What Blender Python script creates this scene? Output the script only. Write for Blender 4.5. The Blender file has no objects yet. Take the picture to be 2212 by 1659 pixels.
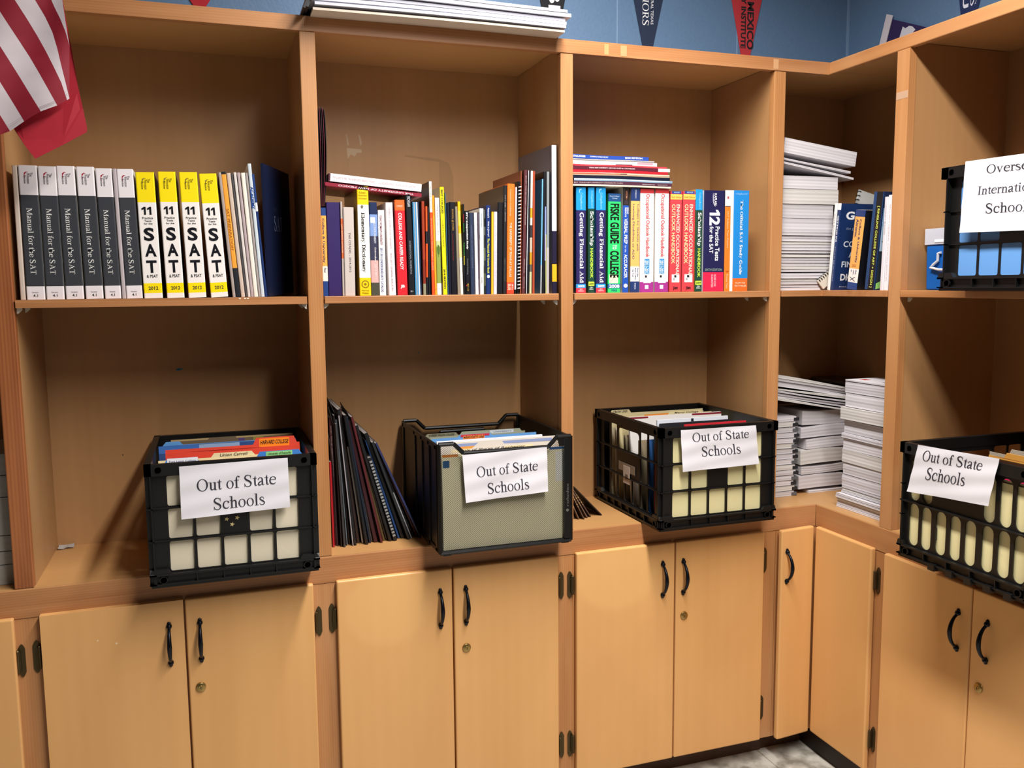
import bpy, math, random
from mathutils import Vector, Matrix, Euler
C = bpy.context.scene.collection
S = bpy.context.scene
# ------------------------------------------------------------------ camera, world, lights, exposure
S.view_settings.view_transform = 'Standard'
S.view_settings.look = 'None'
S.view_settings.exposure = 0.0
S.view_settings.gamma = 1.0
S.view_settings.use_curve_mapping = False
cam_d = bpy.data.cameras.new('camera')
cam_d.sensor_width = 36.0
cam_d.lens = 1888.38 / 2212 * 36.0
cam_d.clip_start = 0.05
cam = bpy.data.objects.new('camera', cam_d)
C.objects.link(cam)
YAW, PITCH, ROLL = 0.3318, -0.1119, -0.009
fw = Vector((math.sin(YAW) * math.cos(PITCH), math.cos(YAW) * math.cos(PITCH), math.sin(PITCH)))
rt = Vector((math.cos(YAW), -math.sin(YAW), 0))
up = rt.cross(fw)
r2 = rt * math.cos(ROLL) + up * math.sin(ROLL)
u2 = -rt * math.sin(ROLL) + up * math.cos(ROLL)
M3 = Matrix((r2, u2, -fw)).transposed()
cam.matrix_world = Matrix.Translation((0.3845, -2.07, 1.3963)) @ M3.to_4x4()
S.camera = cam

w = bpy.data.worlds.new('world')
S.world = w
w.use_nodes = True
w.node_tree.nodes['Background'].inputs['Color'].default_value = (1.0, 0.96, 0.93, 1)
w.node_tree.nodes['Background'].inputs['Strength'].default_value = 0.02

def area(name, loc, sx, sy, power, col=(1.0, 0.965, 0.93)):
    d = bpy.data.lights.new(name, 'AREA')
    d.shape = 'RECTANGLE'
    d.size, d.size_y, d.energy, d.color = sx, sy, power, col
    o = bpy.data.objects.new(name, d)
    o.location = loc
    C.objects.link(o)
    return o
lamp = area('ceiling_lamp_near', (1.20, -1.45, 2.72), 0.20, 2.4, 110)
lamp.data.spread = math.radians(158)                           # louvred fitting throws little light sideways
area('ceiling_lamp_behind', (1.3, -4.6, 3.0), 2.2, 1.2, 11)

# ------------------------------------------------------------------ materials
def lin(h):
    if not isinstance(h, str):
        return h
    h = h.lstrip('#')
    o = []
    for i in (0, 2, 4):
        v = int(h[i:i + 2], 16) / 255
        o.append(v / 12.92 if v <= 0.04045 else ((v + 0.055) / 1.055) ** 2.4)
    return tuple(o)
_m = {}
def mat(h, rough=0.5, metal=0.0, spec=0.4, noise=0.0, coat=0.0):
    k = (h, rough, metal, spec, noise, coat)
    if k in _m:
        return _m[k]
    m = bpy.data.materials.new('surface_' + str(h).lstrip('#'))
    m.use_nodes = True
    nt = m.node_tree
    b = nt.nodes['Principled BSDF']
    c = lin(h)
    b.inputs['Base Color'].default_value = (*c, 1)
    b.inputs['Roughness'].default_value = rough
    b.inputs['Metallic'].default_value = metal
    b.inputs['Specular IOR Level'].default_value = spec
    b.inputs['Coat Weight'].default_value = coat
    b.inputs['Coat Roughness'].default_value = 0.15
    if noise:
        tc = nt.nodes.new('ShaderNodeTexCoord')
        n = nt.nodes.new('ShaderNodeTexNoise')
        n.inputs['Scale'].default_value = 40
        n.inputs['Detail'].default_value = 4
        nt.links.new(tc.outputs['Object'], n.inputs['Vector'])
        mx = nt.nodes.new('ShaderNodeMix')
        mx.data_type = 'RGBA'
        mx.inputs[6].default_value = (*[v * (1 - noise) for v in c], 1)
        mx.inputs[7].default_value = (*[min(1, v * (1 + noise)) for v in c], 1)
        nt.links.new(n.outputs['Fac'], mx.inputs[0])
        nt.links.new(mx.outputs[2], b.inputs['Base Color'])
    _m[k] = m
    return m
def gloss(h):
    return mat(h, 0.32, 0, 0.5)

def wood(name, c1, c2, c3, grain='z', fine=26.0, rough=0.42, rings=0.5, blotch=0.35):
    m = bpy.data.materials.new(name)
    m.use_nodes = True
    nt = m.node_tree
    L = nt.links.new
    b = nt.nodes['Principled BSDF']
    tc = nt.nodes.new('ShaderNodeTexCoord')
    oi = nt.nodes.new('ShaderNodeObjectInfo')
    ofs = nt.nodes.new('ShaderNodeVectorMath'); ofs.operation = 'SCALE'
    cmb = nt.nodes.new('ShaderNodeCombineXYZ')
    L(oi.outputs['Random'], cmb.inputs[0]); L(oi.outputs['Random'], cmb.inputs[1]); L(oi.outputs['Random'], cmb.inputs[2])
    L(cmb.outputs[0], ofs.inputs[0]); ofs.inputs['Scale'].default_value = 7.0
    add = nt.nodes.new('ShaderNodeVectorMath'); add.operation = 'ADD'
    L(tc.outputs['Object'], add.inputs[0]); L(ofs.outputs[0], add.inputs[1])
    mp = nt.nodes.new('ShaderNodeMapping')
    lo, hi = 0.05, 1.0
    mp.inputs['Scale'].default_value = {'x': (lo, hi, hi), 'y': (hi, lo, hi), 'z': (hi, hi, lo)}[grain]
    L(add.outputs[0], mp.inputs['Vector'])
    n1 = nt.nodes.new('ShaderNodeTexNoise')
    n1.inputs['Scale'].default_value = fine; n1.inputs['Detail'].default_value = 5; n1.inputs['Distortion'].default_value = 0.6
    L(mp.outputs[0], n1.inputs['Vector'])
    wv = nt.nodes.new('ShaderNodeTexWave')
    wv.wave_type = 'BANDS'; wv.bands_direction = {'x': 'Z', 'y': 'X', 'z': 'X'}[grain]
    wv.inputs['Scale'].default_value = fine * 1.3; wv.inputs['Distortion'].default_value = 9.0
    wv.inputs['Detail'].default_value = 2; wv.inputs['Detail Scale'].default_value = 0.25
    L(mp.outputs[0], wv.inputs['Vector'])
    n2 = nt.nodes.new('ShaderNodeTexNoise')
    n2.inputs['Scale'].default_value = 3.2; n2.inputs['Detail'].default_value = 3; n2.inputs['Distortion'].default_value = 1.2
    mp2 = nt.nodes.new('ShaderNodeMapping')
    mp2.inputs['Scale'].default_value = {'x': (.35, 1, 1), 'y': (1, .35, 1), 'z': (1, 1, .35)}[grain]
    L(add.outputs[0], mp2.inputs['Vector']); L(mp2.outputs[0], n2.inputs['Vector'])
    mx = nt.nodes.new('ShaderNodeMix'); mx.data_type = 'FLOAT'
    mx.inputs[0].default_value = rings
    L(n1.outputs['Fac'], mx.inputs[2]); L(wv.outputs['Fac'], mx.inputs[3])
    r = nt.nodes.new('ShaderNodeValToRGB')
    r.color_ramp.elements[0].position = 0.25; r.color_ramp.elements[0].color = (*lin(c2), 1)
    r.color_ramp.elements[1].position = 0.75; r.color_ramp.elements[1].color = (*lin(c1), 1)
    L(mx.outputs[0], r.inputs[0])
    m2 = nt.nodes.new('ShaderNodeMix'); m2.data_type = 'RGBA'
    m2.inputs[7].default_value = (*lin(c3), 1)
    L(r.outputs[0], m2.inputs[6])
    rr = nt.nodes.new('ShaderNodeMapRange')
    rr.inputs[1].default_value = 0.42; rr.inputs[2].default_value = 0.75; rr.inputs[4].default_value = blotch
    L(n2.outputs['Fac'], rr.inputs[0]); L(rr.outputs[0], m2.inputs[0])
    L(m2.outputs[2], b.inputs['Base Color'])
    b.inputs['Roughness'].default_value = rough
    b.inputs['Specular IOR Level'].default_value = 0.35
    bp = nt.nodes.new('ShaderNodeBump'); bp.inputs['Strength'].default_value = 0.02; bp.inputs['Distance'].default_value = 0.002
    L(mx.outputs[0], bp.inputs['Height']); L(bp.outputs[0], b.inputs['Normal'])
    return m
PLY = wood('birch_plywood', 'b4895c', 'ac8053', 'a0764b', 'z', 9, 0.42, 0.10, 0.4)
PLYX = wood('birch_plywood_flat', 'c0925e', 'b88854', 'ac7e4c', 'x', 9, 0.42, 0.10, 0.4)
DOOR = wood('birch_door', 'e4ae70', 'daa465', 'cf975e', 'z', 7, 0.36, 0.08, 0.45)
PINEZ = wood('pine_upright', 'c08a57', 'a86f40', 'c8966a', 'z', 42, 0.42, 0.14, 0.6)
PINEX = wood('pine_rail', 'b98253', '9e663c', 'c39063', 'x', 42, 0.42, 0.14, 0.6)
PINEY = wood('pine_rail_side', 'c08a57', 'a86f40', 'c8966a', 'y', 42, 0.42, 0.14, 0.6)
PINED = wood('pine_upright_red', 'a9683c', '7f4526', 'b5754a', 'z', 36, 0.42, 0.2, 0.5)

def faded(base, c, r):
    """a door whose varnish has bleached in one rounded patch, centre c and half sizes r in x and z"""
    m = base.copy()
    nt = m.node_tree
    L = nt.links.new
    b = nt.nodes['Principled BSDF']
    src = b.inputs['Base Color'].links[0].from_socket
    tc = nt.nodes.new('ShaderNodeTexCoord')
    mp = nt.nodes.new('ShaderNodeMapping')
    mp.inputs['Location'].default_value = (-c[0] / r[0], 0, -c[1] / r[1])
    mp.inputs['Scale'].default_value = (1 / r[0], 0, 1 / r[1])
    L(tc.outputs['Object'], mp.inputs['Vector'])
    ln = nt.nodes.new('ShaderNodeVectorMath'); ln.operation = 'LENGTH'
    L(mp.outputs[0], ln.inputs[0])
    mr = nt.nodes.new('ShaderNodeMapRange')
    mr.inputs[1].default_value = 1.08; mr.inputs[2].default_value = 0.88; mr.inputs[4].default_value = 0.32
    L(ln.outputs['Value'], mr.inputs[0])
    mx = nt.nodes.new('ShaderNodeMix'); mx.data_type = 'RGBA'
    mx.inputs[7].default_value = (*lin('ecbc78'), 1)
    L(src, mx.inputs[6]); L(mr.outputs[0], mx.inputs[0]); L(mx.outputs[2], b.inputs['Base Color'])
    return m

# ------------------------------------------------------------------ mesh builder
class MB:
    def __init__(s):
        s.v, s.f, s.m, s.mats = [], [], [], []
    def mi(s, m):
        if isinstance(m, str):
            m = gloss(m)
        if m not in s.mats:
            s.mats.append(m)
        return s.mats.index(m)
    def add(s, vs, fs, m):
        n, k = len(s.v), s.mi(m)
        s.v += [tuple(p) for p in vs]
        for f in fs:
            s.f.append([n + i for i in f]); s.m.append(k)
        return s
    def box(s, x0, x1, y0, y1, z0, z1, m):
        v = [(x, y, z) for z in (z0, z1) for y in (y0, y1) for x in (x0, x1)]
        return s.add(v, [(0, 2, 3, 1), (4, 5, 7, 6), (0, 1, 5, 4), (2, 6, 7, 3), (0, 4, 6, 2), (1, 3, 7, 5)], m)
    def prism(s, pts, fn, a, b, m):
        """pts 2-D outline; fn(p, t) -> 3-D point; extruded from t=a to t=b"""
        n = len(pts)
        v = [fn(p, a) for p in pts] + [fn(p, b) for p in pts]
        f = [tuple(range(n)), tuple(range(2 * n - 1, n - 1, -1))]
        f += [(i, i + n, (i + 1) % n + n, (i + 1) % n) for i in range(n)]
        return s.add(v, f, m)
    def tube(s, path, rad, m, n=10, cap=True):
        path = [Vector(p) for p in path]
        vs, fs = [], []
        prev = None
        for i, p in enumerate(path):
            d = (path[min(i + 1, len(path) - 1)] - path[max(i - 1, 0)]).normalized()
            a = d.orthogonal().normalized() if prev is None else (prev - d * prev.dot(d)).normalized()
            prev = a
            b = d.cross(a)
            r = rad[i] if isinstance(rad, (list, tuple)) else rad
            for k in range(n):
                t = 2 * math.pi * k / n
                vs.append(p + (a * math.cos(t) + b * math.sin(t)) * r)
        for i in range(len(path) - 1):
            for k in range(n):
                q = (k + 1) % n
                fs.append((i * n + k, i * n + q, (i + 1) * n + q, (i + 1) * n + k))
        if cap:
            fs.append(tuple(range(n - 1, -1, -1)))
            fs.append(tuple(range((len(path) - 1) * n, len(path) * n)))
        return s.add(vs, fs, m)
    def text(s, st, font, m, place):
        vs, fs = glyphs(st, font)
        return s.add([place(x, y) for x, y in vs], fs, m)
    def build(s, name, parent=None, smooth=False, bevel=0.0, seg=2):
        me = bpy.data.meshes.new(name)
        me.from_pydata(s.v, [], s.f)
        for m in s.mats:
            me.materials.append(m)
        me.polygons.foreach_set('material_index', s.m)
        if smooth:
            me.polygons.foreach_set('use_smooth', [True] * len(s.f))
        me.update()
        o = bpy.data.objects.new(name, me)
        C.objects.link(o)
        o.parent = parent
        if bevel:
            b = o.modifiers.new('rounded', 'BEVEL')
            b.width, b.segments, b.limit_method = bevel, seg, 'ANGLE'
            b.harden_normals = False
        if smooth:
            try:
                me.set_sharp_from_angle(angle=math.radians(40))
            except Exception:
                pass
        return o
def tag(o, label, cat, group=None, kind=None):
    if label: o['label'] = label
    if cat: o['category'] = cat
    if group: o['group'] = group
    if kind: o['kind'] = kind
    return o
def thing(name, label, cat, loc=(0, 0, 0), rot=(0, 0, 0), group=None):
    o = bpy.data.objects.new(name, None)
    o.empty_display_size = 0.05
    C.objects.link(o)
    o.location = loc
    o.rotation_euler = rot
    return tag(o, label, cat, group)
def struct(name, mb, **k):
    o = mb.build(name, None, **k)
    o['kind'] = 'structure'
    return o

# ------------------------------------------------------------------ lettering
_g = {}
def _cr(P, n=7):
    out = []
    for i in range(len(P) - 1):
        a, b, c, d = P[max(i - 1, 0)], P[i], P[i + 1], P[min(i + 2, len(P) - 1)]
        for k in range(n):
            t = k / n
            out.append(tuple(0.5 * (2 * b[j] + (c[j] - a[j]) * t + (2 * a[j] - 5 * b[j] + 4 * c[j] - d[j]) * t * t +
                                    (3 * b[j] - a[j] - 3 * c[j] + d[j]) * t ** 3) for j in range(3)))
    out.append(P[-1])
    return out
def K(*P): return ('K', P)
def R(*a): return ('R', a)
def P(*p): return ('P', p)
def O(cx, cy, rx, ry, th, tv): return ('O', (cx, cy, rx, ry, th, tv))
def B(x, y, r): return ('B', (x, y, r))
_n = [R(9, 0, 18, 45), R(1, 42.5, 18, 45), K((17, 36, 2.5), (25, 42, 5), (34, 41, 7.5), (38.5, 33, 9), (38.5, 20, 9)), R(34, 0, 43, 30), R(1, 0, 26, 2.5), R(27, 0, 50, 2.5)]
_c = [K((39, 33, 7), (36, 40, 6), (25, 44.5, 3), (12, 38, 7), (6.5, 22, 9), (11, 8, 8), (24, 2.5, 5), (34, 5, 4), (41, 12, 2)), B(37, 35, 4)]
_C = [K((60, 48, 2.5), (55, 60, 4), (40, 65.5, 4), (20, 58, 8), (8, 33, 10), (20, 8, 8), (40, 1.2, 4), (54, 6, 4), (63, 16, 2.5)), R(58, 46, 60.5, 66)]
_v = [P((5, 45), (15, 45), (28, 8), (25, 0), (22, 0)), P((23, 0), (26, 0), (43, 45), (39.5, 45)), R(1, 42.5, 21, 45), R(32, 42.5, 49, 45)]
_l = [R(9, 0, 18, 68), R(1, 65.5, 18, 68), R(1, 0, 26, 2.5)]
_F = [R(10, 0, 20, 66), R(2, 63, 56, 66), R(20, 32, 44, 35), R(53.5, 50, 56, 66), R(42, 26, 44.5, 41), R(2, 0, 30, 2.5)]
_P = [R(10, 0, 20, 66), K((15, 64.5, 3), (34, 63.5, 4), (46, 55, 8), (47, 46, 9), (44, 37, 7), (32, 31.5, 4), (20, 32, 3)), R(2, 0, 29, 2.5), R(2, 63.5, 20, 66)]
SERIF = {
 'O': (72, [O(36, 33, 33, 34.5, 3, 9.5)]), 'o': (50, [O(25, 22.5, 22, 23.5, 2.5, 8.5)]),
 'e': (44, [R(8, 25.5, 42, 28.5), K((41, 28, 6), (38, 39, 6), (25, 44.5, 3), (12, 38, 7), (6.5, 23, 9), (11, 8, 8), (24, 2.5, 5), (35, 5, 4), (42, 12, 2))]),
 'c': (44, _c), 'C': (67, _C),
 'u': (50, [R(9, 8, 18, 45), R(0, 42.5, 18, 45), K((13.5, 14, 9), (16, 5, 7), (24, 3, 5), (35, 9, 3)), R(34, 0, 43, 45), R(26, 42.5, 43, 45), R(34, 0, 50, 2.5)]),
 't': (28, [P((10, 8), (19, 8), (19, 57), (16, 57), (10, 45)), R(1, 42, 27, 45), K((14.5, 10, 9), (16, 4, 6), (21, 2.5, 4), (28, 7, 2.5))]),
 'f': (32, [R(10, 0, 19, 52), R(1, 42, 29, 45), K((14.5, 48, 9), (17, 60, 6), (24, 66, 4), (31, 64, 4)), B(31, 62, 4), R(2, 0, 28, 2.5)]),
 'S': (55, [K((45, 48, 2.5), (41, 60, 3.5), (27, 66, 4.5), (13, 61, 7), (9.5, 50, 9), (19, 39, 10), (35, 30, 10), (44.5, 18, 10), (40, 6, 6), (27, 0.5, 4), (12, 5, 4), (6.5, 19, 2.5)), R(43.7, 46, 46, 66), R(5, 0, 7.3, 20)]),
 's': (39, [K((31, 33, 2.5), (28, 41, 3), (19, 44.5, 4), (9, 40, 6), (8, 33, 7), (17, 26, 8), (28, 19, 8), (33, 11, 7), (29, 4, 5), (19, .8, 3.5), (9, 3, 3), (4.5, 13, 2.5))]),
 'a': (44, [K((30, 26, 3), (18, 21, 6), (8, 13, 8), (10, 4, 8), (19, 3.5, 5), (29, 10, 3)), R(27, 6, 36, 34), K((31.5, 32, 9), (29, 41, 6), (20, 44.5, 3.5), (9, 40, 5), (7, 33, 6)), K((31.5, 8, 9), (34, 3, 5), (39, 3, 3), (44, 7, 2))]),
 'h': (50, _n + [R(9, 0, 18, 68), R(1, 65.5, 18, 68)]), 'n': (50, _n), 'l': (28, _l),
 'r': (33, [R(9, 0, 18, 45), R(1, 42.5, 18, 45), K((17, 34, 2.5), (23, 42, 5), (29, 42, 6)), B(31, 39, 4.5), R(1, 0, 27, 2.5)]),
 'i': (28, [R(9, 0, 18, 45), R(1, 42.5, 18, 45), R(1, 0, 26, 2.5), B(13.5, 60, 5.5)]),
 'm': (78, _n + [K((42, 36, 2.5), (51, 42, 5), (60, 41, 7.5), (64.5, 33, 9), (64.5, 20, 9)), R(60, 0, 69, 30), R(53, 0, 77, 2.5)]),
 'v': (50, _v), 'y': (50, _v + [P((24, 2), (27, 2), (18, -18), (14, -18)), B(12, -17, 4)]),
 'd': (50, [K((34, 36, 2.5), (26, 43, 4), (15, 40, 6), (7, 24, 9), (11, 8, 8), (21, 3, 5), (34, 9, 3)), R(33, 0, 42, 68), R(25, 65.5, 42, 68), R(42, 0, 49, 2.5)]),
 'p': (50, [R(9, -21, 18, 45), R(1, 42.5, 18, 45), R(1, -21, 27, -18.5), K((17, 37, 3), (27, 43, 5), (38, 39, 7), (44, 23, 9), (39, 7, 7), (29, 2, 5), (18, 7, 3))]),
 'g': (50, [O(22, 30, 15, 15, 2.5, 6.5), O(24, -10, 20, 10.5, 3, 4), K((12, 20, 3), (9, 12, 5), (16, 5, 7), (34, 3, 8), (42, -5, 6)), R(33, 40, 47, 44)]),
 'M': (89, [R(10, 0, 14, 66), P((10, 66), (22, 66), (47, 12), (45, 3), (42, 3)), P((43, 3), (46, 3), (72, 66), (68.5, 66)), R(68.5, 0, 78.5, 66), R(2, 63.5, 22, 66), R(68, 63.5, 87, 66), R(3, 0, 22, 2.5), R(60, 0, 87, 2.5)]),
 'A': (72, [P((12, 0), (16, 0), (38, 60), (36, 67)), P((33, 67), (38, 67), (66, 0), (54, 0)), R(20, 21, 50, 24.5), R(1, 0, 24, 2.5), R(45, 0, 72, 2.5)]),
 'T': (61, [R(25, 0, 35, 66), R(3, 62.5, 57, 66), R(3, 50, 5.5, 66), R(54.5, 50, 57, 66), R(16, 0, 44, 2.5)]),
 'I': (33, [R(12, 0, 22, 66), R(3, 0, 31, 2.5), R(3, 63.5, 31, 66)]),
 'F': (56, _F), 'E': (61, _F + [R(2, 0, 58, 3), R(55.5, 0, 58, 16)]),
 'L': (61, [R(10, 0, 20, 66), R(2, 63.5, 29, 66), R(2, 0, 56, 3), R(53.5, 0, 56, 20)]),
 'H': (72, [R(10, 0, 20, 66), R(52, 0, 62, 66), R(20, 32, 52, 35.5), R(2, 63.5, 28, 66), R(2, 0, 28, 2.5), R(44, 63.5, 70, 66), R(44, 0, 70, 2.5)]),
 'D': (72, [R(10, 0, 20, 66), K((15, 64.5, 3), (38, 63.5, 4), (58, 52, 8), (64, 33, 10), (58, 13, 8), (38, 2, 4), (15, 1.5, 3)), R(2, 63.5, 20, 66), R(2, 0, 20, 2.5)]),
 'G': (72, _C[:0] + [K((60, 48, 2.5), (55, 60, 4), (40, 65.5, 4), (20, 58, 8), (8, 33, 10), (20, 8, 8), (40, 1.2, 4), (56, 6, 4)), R(52, 3, 61, 28), R(44, 25.5, 68, 28), R(58, 46, 60.5, 66)]),
 'N': (72, [R(8, 0, 11.5, 66), P((8, 66), (20, 66), (60.5, 4), (60.5, 0), (56, 0)), R(57, 0, 60.5, 66), R(0, 63.5, 20, 66), R(48, 63.5, 70, 66), R(0, 0, 20, 2.5)]),
 'P': (56, _P), 'R': (67, _P + [P((24, 33), (35, 33), (61, 0), (49, 0)), R(49, 0, 67, 2.5)]),
 'U': (72, [R(10, 20, 20, 66), K((15, 22, 10), (19, 8, 7), (34, 1.5, 4), (50, 7, 4), (57, 22, 4)), R(55, 21, 59, 66), R(2, 63.5, 28, 66), R(47, 63.5, 68, 66)]),
 'V': (72, [P((8, 66), (19, 66), (42, 10), (38, 0), (35, 0)), P((36, 0), (39, 0), (65, 66), (61, 66)), R(1, 63.5, 27, 66), R(52, 63.5, 71, 66)]),
 'W': (94, [P((5, 66), (15, 66), (33, 10), (30, 0), (27, 0)), P((28, 0), (31, 0), (49, 60), (46, 66)), P((38, 66), (48, 66), (66, 10), (63, 0), (60, 0)), P((61, 0), (64, 0), (88, 66), (84, 66)), R(0, 63.5, 24, 66), R(32, 63.5, 56, 66), R(76, 63.5, 94, 66)]),
 'Y': (72, [P((6, 66), (17, 66), (40, 30), (33, 27)), P((33, 27), (37, 27), (65, 66), (61, 66)), R(30, 0, 40, 32), R(1, 63.5, 26, 66), R(52, 63.5, 71, 66), R(21, 0, 49, 2.5)]),
 'B': (67, [R(10, 0, 20, 66), K((15, 64.5, 3), (34, 63.5, 4), (44, 56, 8), (43, 43, 7), (32, 36, 3)), K((20, 35.5, 3), (36, 35, 4), (52, 26, 8), (52, 10, 8), (38, 2.5, 4), (15, 1.5, 3)), R(2, 63.5, 20, 66), R(2, 0, 20, 2.5)]),
 'b': (50, [R(9, 0, 18, 68), R(1, 65.5, 18, 68), K((17, 37, 3), (27, 43, 5), (38, 39, 7), (44, 23, 9), (39, 7, 7), (29, 2, 5), (18, 7, 3))]),
 'k': (50, _l + [P((17, 21), (21, 21), (42, 43), (38, 43)), P((21, 25), (28, 31), (48, 0), (37, 0)), R(28, 0, 50, 2.5), R(30, 42.5, 48, 45)]),
 'w': (72, [P((4, 45), (13, 45), (26, 8), (23, 0), (20, 0)), P((21, 0), (24, 0), (38, 42), (35, 45)), P((30, 45), (39, 45), (52, 8), (49, 0), (46, 0)), P((47, 0), (50, 0), (67, 45), (63, 45)), R(0, 42.5, 19, 45), R(56, 42.5, 72, 45)]),
 "'": (20, [R(7, 48, 11.5, 68)]), '.': (25, [B(11, 4.5, 5)]),
 ' ': (25, []), '-': (33, [R(4, 20, 29, 26)]),
}
def _serif(st, bold):
    vs, fs, x = [], [], 0.0
    def put(pts, f):
        n = len(vs)
        vs.extend(pts)
        fs.extend([tuple(n + i for i in q) for q in f])
    for ch in st:
        adv, prim = SERIF.get(ch, SERIF['o'])
        for t, a in prim:
            if t == 'R':
                put([(x + a[0] - bold, a[1] - bold * .5), (x + a[2] + bold, a[1] - bold * .5), (x + a[2] + bold, a[3] + bold * .5), (x + a[0] - bold, a[3] + bold * .5)], [(0, 1, 2, 3)])
            elif t == 'P':
                put([(x + p[0] + (bold if p[0] > sum(q[0] for q in a) / len(a) else -bold), p[1]) for p in a], [tuple(range(len(a)))])
            elif t == 'B':
                r = a[2] + bold
                put([(x + a[0] + r * math.cos(k * .5236), a[1] + r * math.sin(k * .5236)) for k in range(12)], [tuple(range(12))])
            elif t == 'O':
                cx, cy, rx, ry, th, tv = a
                N = 28
                pts = []
                for k in range(N):
                    q = 2 * math.pi * k / N
                    pts.append((x + cx + (rx + bold * .5) * math.cos(q), cy + ry * math.sin(q)))
                    pts.append((x + cx + (rx - tv - bold) * math.cos(q), cy + (ry - th - bold) * math.sin(q)))
                put(pts, [(2 * k, (2 * k + 2) % (2 * N), (2 * k + 3) % (2 * N), 2 * k + 1) for k in range(N)])
            else:
                c = _cr(list(a))
                pts = []
                for i, p in enumerate(c):
                    q0, q1 = c[max(i - 1, 0)], c[min(i + 1, len(c) - 1)]
                    dx, dy = q1[0] - q0[0], q1[1] - q0[1]
                    l = math.hypot(dx, dy) or 1
                    h = p[2] / 2 + bold
                    pts += [(x + p[0] - dy / l * h, p[1] + dx / l * h), (x + p[0] + dy / l * h, p[1] - dx / l * h)]
                put(pts, [(2 * i, 2 * i + 1, 2 * i + 3, 2 * i + 2) for i in range(len(c) - 1)])
        x += adv + bold
    return vs, fs
def glyphs(st, font):
    """flat lettering, scaled so its bounding box is the unit square"""
    k = (st, font)
    if k in _g:
        return _g[k]
    if font in ('serif', 'serifb') and any(c not in SERIF for c in st):
        font = 'sans'
    if font == 'ones':                                         # heavy figure one with a flag, once per character
        vs, fs = [], []
        for i in range(len(st)):
            n = len(vs)
            vs += [(x + i * .86, y) for x, y in ((.36, 0), (.68, 0), (.68, 1), (.42, 1), (.02, .80), (.02, .58), (.36, .70))]
            fs += [(n, n + 1, n + 2, n + 6), (n + 6, n + 2, n + 3), (n + 6, n + 3, n + 4, n + 5)]
    elif font in ('serif', 'serifb'):
        vs, fs = _serif(st, 0 if font == 'serif' else 3.0)
    else:
        cu = bpy.data.curves.new('lettering', 'FONT')
        cu.body = st
        cu.resolution_u = 3
        cu.fill_mode = 'FRONT'
        cu.offset = {'sans': 0.0, 'bold': 0.018, 'black': 0.034, 'hand': 0.008}.get(font, 0)
        if font == 'hand':
            cu.shear = 0.2
        ob = bpy.data.objects.new('lettering', cu)
        C.objects.link(ob)
        dg = bpy.context.evaluated_depsgraph_get()
        me = bpy.data.meshes.new_from_object(ob.evaluated_get(dg))
        vs = [(p.co.x, p.co.y) for p in me.vertices]
        fs = [tuple(p.vertices) for p in me.polygons]
        bpy.data.objects.remove(ob)
        bpy.data.meshes.remove(me)
        bpy.data.curves.remove(cu)
    xs, ys = [p[0] for p in vs], [p[1] for p in vs]
    x0, y0 = min(xs), min(ys)
    dx, dy = max(xs) - x0 or 1, max(ys) - y0 or 1
    _g[k] = ([((x - x0) / dx, (y - y0) / dy) for x, y in vs], fs)
    return _g[k]
# ------------------------------------------------------------------ measures (metres, floor at 0)
ZT, ZTB, ZS, ZSB, ZR, ZRB, ZD, ZDB = 2.0, 1.967, 1.3758, 1.3588, 0.7558, 0.69, 0.697, 0.074
XC, D = 2.0318, 0.319
ST = [(-0.038, 0.0), (0.602, 0.637), (1.232, 1.2657), (1.8556, 1.8921)]     # uprights of the long wall
SY = (-0.2971, -0.2563)                                                     # upright of the side wall
XW, YW = XC + D, D
# ------------------------------------------------------------------ room shell
def wallmat():
    m = bpy.data.materials.new('blue_painted_block')
    m.use_nodes = True
    nt = m.node_tree
    b = nt.nodes['Principled BSDF']
    b.inputs['Roughness'].default_value = 0.5
    tc = nt.nodes.new('ShaderNodeTexCoord')
    n = nt.nodes.new('ShaderNodeTexNoise'); n.inputs['Scale'].default_value = 130; n.inputs['Detail'].default_value = 3
    nt.links.new(tc.outputs['Object'], n.inputs['Vector'])
    r = nt.nodes.new('ShaderNodeValToRGB')
    r.color_ramp.elements[0].color = (*lin('567497'), 1); r.color_ramp.elements[1].color = (*lin('5f7ea0'), 1)
    nt.links.new(n.outputs['Fac'], r.inputs[0]); nt.links.new(r.outputs[0], b.inputs['Base Color'])
    bp = nt.nodes.new('ShaderNodeBump'); bp.inputs['Strength'].default_value = 0.25; bp.inputs['Distance'].default_value = 0.002
    nt.links.new(n.outputs['Fac'], bp.inputs['Height']); nt.links.new(bp.outputs[0], b.inputs['Normal'])
    return m
BLUE = wallmat()
JOINT = mat('7794b4', 0.5)
mb = MB(); mb.box(-2.2, XW + 0.14, YW + 0.016, YW + 0.14, 0, 2.9, BLUE)
for k in range(-1, 2):                                    # raised paint over the mortar joints between blocks
    x = 1.547 + 0.4064 * k
    if x < XW: mb.box(x - 0.002, x + 0.002, YW + 0.0145, YW + 0.017, 2.06, 2.26, JOINT)
mb.box(XW + .010, XW + .0165, YW + .010, YW + .0165, 2.0, 2.9, JOINT)
struct('wall_back', mb)
mb = MB(); mb.box(XW + 0.016, XW + 0.14, -2.6, YW + 0.016, 0, 2.9, BLUE)
struct('wall_right', mb)
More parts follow.
